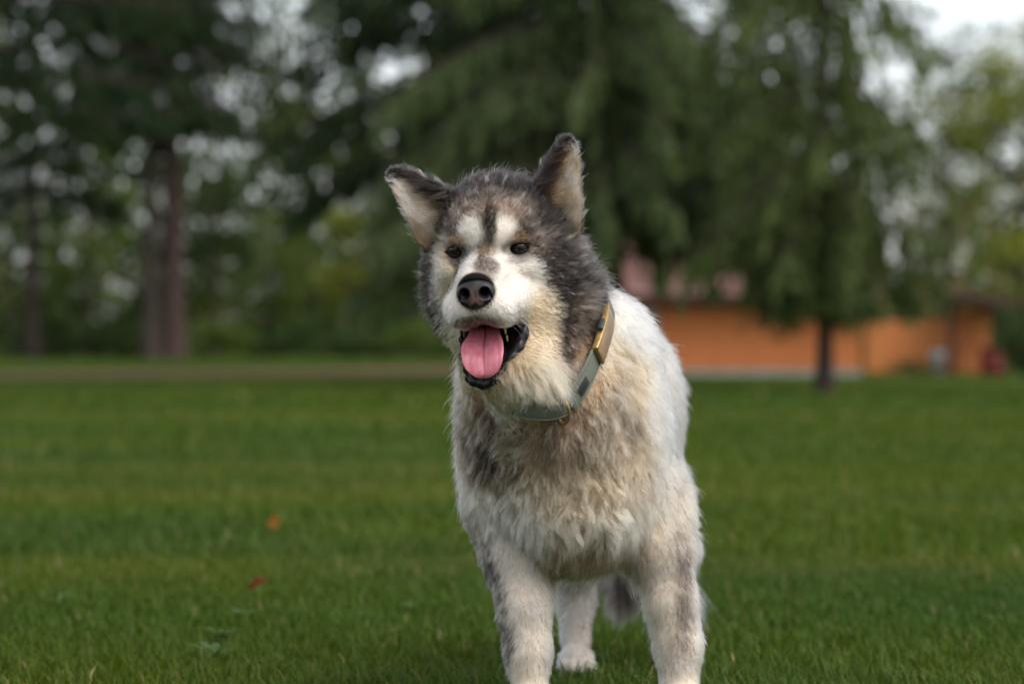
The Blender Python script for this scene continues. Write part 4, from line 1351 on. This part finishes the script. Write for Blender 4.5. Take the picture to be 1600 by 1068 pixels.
for k, c in enumerate(EC):
    V, Q = uv_ball(ER)
    e = obj('eye', mesh_np('eye', V * 0.001, Q[:, ::-1]), MAT_EYE, dog)
    e.matrix_local = basis_matrix(c)
    # eyelid ring: almond opening lying on the eyeball, spreading to the skin
    na = 48; a = np.linspace(0, 2 * np.pi, na, endpoint=False)
    hw, up, lo = (15.5, 2.6, 4.4) if k else (12.0, 2.8, 4.4)
    rings = []
    for g, lift_ in ((0.98, 0.2), (1.1, 1.3), (1.4, 1.5), (1.9, 0.4), (2.6, -5.0)):
        x = np.cos(a) * hw * (1 + (g - 1) * 0.7) * (1 - 0.08 * np.abs(np.sin(a)))
        z = np.where(np.sin(a) > 0, np.sin(a) * up, np.sin(a) * lo) * g * (1 - 0.25 * np.abs(np.cos(a)) ** 3)
        z = z + 0.12 * np.cos(a) * hw * (0.35 if k else -0.35)
        y = np.sqrt(np.maximum(ER ** 2 - np.minimum(x ** 2 + z ** 2, 205), 4)) + lift_
        rings.append(np.stack([x, y, z], -1))
    R_ = np.array(rings); idx = np.arange(R_.shape[0] * na).reshape(-1, na)
    Q = np.stack([idx[:-1], np.roll(idx[:-1], -1, 1), np.roll(idx[1:], -1, 1), idx[1:]], -1).reshape(-1, 4)
    lid = obj('eyelid', mesh_np('eyelid', R_.reshape(-1, 3) * 0.001, Q), MAT_LID, e)

# ------------------------------------------------------------------ nose leather (head-local, fine grid)
nf = Field((-45, 80, -90), (45, 150, 0), 1.1)
nf.ell((0, 107, -41), (27, 21, 21), 8)
nf.ell((0, 118, -50), (20, 12, 15), 8)
for sx in (-1, 1):
    nf.ell((sx * 17, 113, -43), (12.5, 16, 15), 7)
nf.cone((0, 122, -58), (0, 116, -72), 9, 5, 8)
for sx in (-1, 1):
    nf.ell((sx * 17, 131, -42), (9.5, 15, 10.5), 4, sub=True)
    nf.cone((sx * 18, 130, -45), (sx * 29, 116, -51), 4.2, 2.0, 4, sub=True)
for sx in (-1, 1):
    nf.cone((sx * 17, 130, -42), (sx * 11, 98, -40), 8.0, 5.0, 3, sub=True)
nf.cone((0, 138, -46), (0, 124, -78), 1.3, 1.3, 3, sub=True)
V, Q = nf.mesh(); V = relax(V, Q, 1)
pk = np.exp(-((np.abs(V[:, 0]) - 0) / 6.5) ** 2) * smoothstep(-70, -62, V[:, 2]) * (1 - smoothstep(-40, -27, V[:, 2])) \
   + np.exp(-((V[:, 2] + 60) / 6.0) ** 2) * (1 - smoothstep(14, 22, np.abs(V[:, 0])))
pk = 0.75 * np.clip(pk, 0, 1) * smoothstep(0.4, 0.66, vnoise(V, 7, 4) * 0.6 + 0.4 * vnoise(V, 3, 5) + 0.1)
for sx in (-1, 1):
    pk = pk * smoothstep(0.9, 1.25, np.linalg.norm((V - np.array([sx * 17, 128, -43])) / np.array([10.5, 16, 11.5]), axis=1))
nc = np.array([0.013, 0.011, 0.012]) * (1 - pk[:, None]) + np.array([0.135, 0.062, 0.052]) * pk[:, None]
m = NT('nose_leather')
vo = m.node('TexVoronoi'); vo.inputs['Scale'].default_value = 620
tcn = m.node('TexCoord'); m.l.new(tcn.outputs['Object'], vo.inputs['Vector'])
MAT_NOSE = m.done(m.principled(m.attr('tint'), 0.36, m.bump(vo.outputs['Distance'], 0.5, 0.0008), spec=0.35))
no = obj('nose', mesh_np('nose', V * 0.001, Q, True, nc), MAT_NOSE, dog)
no.matrix_local = basis_matrix(HO + HM @ np.array([0, 7.0, -2.9])) @ Matrix.Diagonal((0.94, 0.94, 0.94, 1.0))

# ------------------------------------------------------------------ lips: black rim round the lower jaw and the folds at the corner
lpts = [(721, 512, 34, 3), (721, 530, 48, 4), (724, 552, 56, 5), (730, 576, 64, 7), (740, 595, 70, 9), (756, 599, 71, 11), (773, 592, 68, 11),
        (788, 576, 60, 11), (799, 558, 50, 11), (810, 543, 40, 12), (817, 522, 30, 11), (820, 503, 22, 7)]
pp = [HP(a, b, f) for a, b, f, _ in lpts]
P_all = np.array(pp)
lfld = Field(P_all.min(0) - 30, P_all.max(0) + 30, 1.5)
lfld.chain([(p, q[3] * 0.78) for p, q in zip(pp, lpts)], 6)
inner = [(804, 512, 16, 6), (805, 530, 22, 7), (796, 548, 30, 7), (785, 566, 40, 6)]
lfld.chain([(HP(a, b, f), r) for a, b, f, r in inner], 8)
lfld.chain([(HP(a, b, f), r) for a, b, f, r in [(735, 590, 46, 9), (756, 592, 52, 10), (774, 584, 48, 9)]], 8)
V, Q = lfld.mesh(); V = relax(V, Q, 1)
VN = vert_normals(V, Q)
V = V + VN * ((vnoise(V, 6.5, 8) - 0.5) * 1.1)[:, None]
m = NT('lip_skin')
MAT_LIP = m.done(m.principled((0.009, 0.0075, 0.008), 0.34, m.bump(m.noise(260, 3), 0.35, 0.001), spec=0.3))
obj('lip', mesh_np('lip', V * 0.001, Q), MAT_LIP, dog)

# ------------------------------------------------------------------ tongue
cl = [(758, 503, -8, 19), (758, 514, 20, 21), (757, 528, 48, 25), (755, 543, 76, 32), (755, 560, 90, 31.5), (756, 575, 95, 26), (757, 585, 95, 16), (757, 590, 92, 5)]
nn_, mm_ = 72, 61
ctr_ = bez([HP(a, b, f) for a, b, f, _ in cl], nn_)
hw_ = bez([[r, 0, 0] for *_, r in cl], nn_)[:, 0]
tan = norm(np.gradient(ctr_, axis=0))
top = norm(np.cross(HR[None], tan)); top = np.where((top @ HF)[:, None] > 0, top, -top)
ss = np.linspace(-1, 1, mm_)
prof = -4.0 * np.exp(-(ss / 0.06) ** 2) - 3.0 * np.exp(-(ss / 0.3) ** 2) + 6.5 * np.abs(ss) ** 2.5
tq = np.linspace(0, 1, nn_)[:, None]
fold = 0.38 * np.sin(ss[None] * (30 - 14 * tq) + 1.5 * tq) * np.sin(np.pi * tq) * (1 - 0.7 * tq) * (np.abs(ss[None]) > 0.1)
taper = np.sin(np.linspace(0.9, 3.0, nn_))[:, None]
up_ = ctr_[:, None] + (ss[None] * hw_[:, None])[..., None] * HR + ((prof[None] * taper + fold))[..., None] * top[:, None]
thick = 7.5 * np.sqrt(np.maximum(1 - ss ** 2, 0))[None] * np.minimum(1, hw_ / 18)[:, None]
dn_ = up_ - (thick + 0.15)[..., None] * top[:, None]
up_ = up_ + (thick * 0.35)[..., None] * top[:, None]
idx = np.arange(nn_ * mm_).reshape(nn_, mm_)
q = np.stack([idx[:-1, :-1], idx[:-1, 1:], idx[1:, 1:], idx[1:, :-1]], -1).reshape(-1, 4)
NN = nn_ * mm_
b_ = idx[-1, :-1]; c_ = idx[-1, 1:]
Q = np.concatenate([q[:, ::-1], q + NN, np.stack([b_, c_, c_ + NN, b_ + NN], 1)] +
                   [np.stack([idx[:-1, j], idx[1:, j], idx[1:, j] + NN, idx[:-1, j] + NN], 1) for j in (0, mm_ - 1)])
V = np.concatenate([up_.reshape(-1, 3), dn_.reshape(-1, 3)])
m = NT('tongue_flesh')
nzt = m.noise(140, 4, 0.6, mapping=(1, 1, 0.25))
colt = m.ramp(nzt, [(0.3, (0.56, 0.14, 0.18)), (0.7, (0.72, 0.25, 0.30))])
nzb = m.noise(420, 2, 0.6)
MAT_TONGUE = m.done(m.principled(colt, 0.3, m.bump(nzb, 0.35, 0.0008), spec=0.5, **{'Subsurface Weight': 0.25, 'Subsurface Scale': 0.004, 'Subsurface Radius': (1.0, 0.3, 0.2)}))
obj('tongue', mesh_np('tongue', V * 0.001, Q), MAT_TONGUE, dog)

# ------------------------------------------------------------------ teeth
m = NT('tooth_enamel')
MAT_TOOTH = m.done(m.principled((0.52, 0.36, 0.14), 0.35, spec=0.5))
for px, py, f, ln, rr in ((789, 519, 36, 4, 2.3), (792, 531, 32, 3, 2.0)):
    a_ = HP(px, py - 6, f); bb = HP(px + 1, py + ln * 0.5, f + 2)
    tf = Field(np.minimum(a_, bb) - 10, np.maximum(a_, bb) + 10, 1.0)
    tf.cone(a_, bb, rr, rr * 0.62, 2)
    V, Q = tf.mesh()
    obj('tooth', mesh_np('tooth', V * 0.001, Q), MAT_TOOTH, dog)

# ------------------------------------------------------------------ whiskers
wp, wc = [], []
for sx in (-1, 1):
    for i in range(16):
        p = H(sx * rng.uniform(26, 44), rng.uniform(55, 92), rng.uniform(-92, -66))
        d = norm((HR * sx * 1.0 + HF * rng.uniform(-0.5, 0.3) + np.array([0, 0, rng.uniform(-0.9, -0.1)])))
        ln = rng.uniform(25, 48)
        ks = np.linspace(0, 1, KP)
        wp.append(p + d * (ln * ks)[:, None] + np.array([0, 0, -1]) * (ln * 0.25 * ks ** 2)[:, None])
        wc.append(np.tile([[0.55, 0.52, 0.48]] if rng.random() < 0.7 else [[0.03, 0.03, 0.03]], (KP, 1)))
wp = np.array(wp)
hair_obj('whiskers', wp, np.tile(0.28 * (1 - 0.7 * s), (len(wp), 1)), np.array(wc), MAT_HAIR, dog)

# ================================================================== collar
collar = empty('dog_collar', (0, DOG_Y, 0))
tag(collar, 'grey-green woven collar with brass buckle around the neck of the dog', 'collar')
axis_pts = np.array([30.0, 20.0, 640.0])
ctan = norm(np.roll(CP, -1, 0) - np.roll(CP, 1, 0))
cen = CP.mean(0)
rad_o = CP - cen
nrm = norm(rad_o - ctan * (rad_o * ctan).sum(1, keepdims=True))
wid = norm(np.cross(ctan, nrm))
if wid[:, 2].mean() < 0: wid = -wid                       # points up along the neck, towards the head
HWD = 17.5
def band(i0, i1, w0, w1, out0, out1, closed_loop=False):
    """a flat strip lying along the collar loop between samples i0..i1, across offsets w0..w1, thickness out0..out1"""
    ii = np.arange(i0, i1 + 1) % len(CP)
    C4 = [CP[ii] + wid[ii] * a + nrm[ii] * b for a, b in ((w0, out0), (w1, out0), (w1, out1), (w0, out1))]
    V = np.stack(C4, 1); nn = len(ii)
    idx = np.arange(nn * 4).reshape(nn, 4)
    Q = [np.stack([idx[:-1, j], idx[:-1, (j + 1) % 4], idx[1:, (j + 1) % 4], idx[1:, j]], 1) for j in range(4)]
    if not closed_loop:
        Q += [idx[:1, ::-1], idx[-1:]]
    return V.reshape(-1, 3), np.concatenate(Q)
def part(name, V, Q, mat, parent, bev=0.0, smooth=False):
    me = mesh_np(name, V * 0.001, Q, smooth)
    bm = bmesh.new(); bm.from_mesh(me)
    bmesh.ops.recalc_face_normals(bm, faces=bm.faces)
    bm.to_mesh(me); bm.free()
    o = obj(name, me, mat, parent)
    if bev:
        b = o.modifiers.new('bevel', 'BEVEL'); b.width = bev * 0.001; b.segments = 2; b.limit_method = 'ANGLE'
    return o
m = NT('webbing')
wv = m.node('TexWave'); wv.inputs['Scale'].default_value = 330; wv.inputs['Distortion'].default_value = 1.5
wv2 = m.node('TexWave', bands_direction='Z'); wv2.inputs['Scale'].default_value = 330; wv2.inputs['Distortion'].default_value = 1.5
tcw = m.node('TexCoord')
m.l.new(tcw.outputs['Object'], wv.inputs['Vector']); m.l.new(tcw.outputs['Object'], wv2.inputs['Vector'])
wmx = m.mix(wv.outputs['Color'], wv2.outputs['Color'], 0.5)
colw = m.ramp(wmx, [(0.2, (0.095, 0.105, 0.080)), (0.8, (0.185, 0.20, 0.155))])
MAT_WEB = m.done(m.principled(colw, 0.75, m.bump(wmx, 0.6, 0.0008), spec=0.2))
m = NT('brass')
MAT_BRASS = m.done(m.principled(m.ramp(m.noise(90, 3), [(0.3, (0.36, 0.23, 0.085)), (0.7, (0.50, 0.34, 0.14))]), 0.4, metallic=0.8))
m = NT('bronze_plate')
MAT_PLATE = m.done(m.principled(m.ramp(m.noise(60, 3), [(0.3, (0.24, 0.15, 0.075)), (0.7, (0.34, 0.22, 0.11))]), 0.38, metallic=0.7))
m = NT('black_plastic')
MAT_BLK = m.done(m.principled((0.02, 0.02, 0.024), 0.4, spec=0.5))
V, Q = band(0, 160, -HWD, HWD, 0, 3.2, True)
strap = part('strap', V, Q, MAT_WEB, collar, 0.8)
def nearest(px, py):
    y = CP[:, 1]
    e = np.stack([800 + CP[:, 0] * DIST / (DIST + y), 555 - (CP[:, 2] - 580) * DIST / (DIST + y)], 1)
    dd = ((e - (px, py)) ** 2).sum(1) + np.where(nrm[:, 1] > 0.75, 1e6, 0)
    return int(np.argmin(dd))
for a_, c_ in ((-HWD, -HWD + 2.0), (HWD - 2.0, HWD)):
    V, Q = band(0, 160, a_, c_, 3.0, 4.6, True)
    part('edge_braid', V, Q, MAT_WEB, strap, 0.6)
i0, i1 = nearest(930, 560), nearest(946, 492)
V, Q = band(i0, i1, -HWD + 1, HWD - 1, 4, 11)
buckle = part('buckle', V, Q, MAT_PLATE, collar, 1.5)
V, Q = band(i0, i1, HWD - 3, HWD + 3, 2, 12)
part('buckle_side', V, Q, MAT_BRASS, buckle, 1.5)
im = (i0 + i1) // 2
V, Q = band(im - 2, im + 2, HWD + 3, HWD + 9, 2, 12)
part('release_button', V, Q, MAT_BLK, buckle, 2.5)
V, Q = band(i1, i1 + 4, -HWD - 1, HWD + 2, 3, 10)
part('slider', V, Q, MAT_BLK, collar, 1.5)
ia, ib = nearest(902, 612), nearest(913, 594)
V, Q = band(ia, ib + 1, -HWD * 0.62, HWD * 0.30, 3.6, 4.6)
part('woven_patch', V, Q, MAT_BLK, collar, 0.2)
# stitched keeper and brass ring at the front
ir = nearest(878, 640)
V, Q = band(ir + 4, ir + 6, -HWD - 0.5, HWD + 0.5, 3.4, 6.0)
part('keeper', V, Q, MAT_WEB, collar, 0.8)
c_r = CP[ir] + nrm[ir] * 4
na, nb = 40, 10
a = np.linspace(0, 2 * np.pi, na, endpoint=False); b = np.linspace(0, 2 * np.pi, nb, endpoint=False)
e1 = wid[ir]; e2 = nrm[ir]; e3 = ctan[ir]
ringc = c_r - e1 * 4
RR = np.stack([np.cos(a) * 23, np.maximum(np.sin(a), -0.25) * 15], 1)
V = []
for k in range(na):
    o_ = ringc + e1 * RR[k, 0] + e2 * RR[k, 1]
    dd = norm(e1 * RR[k, 0] + e2 * RR[k, 1])
    V.append(o_ + (np.cos(b)[:, None] * dd + np.sin(b)[:, None] * e3) * 2.4)
idx = np.arange(na * nb).reshape(na, nb)
Q = np.stack([idx, np.roll(idx, -1, 1), np.roll(np.roll(idx, -1, 1), -1, 0), np.roll(idx, -1, 0)], -1).reshape(-1, 4)
part('ring', np.concatenate(V), Q, MAT_BRASS, collar, smooth=True)
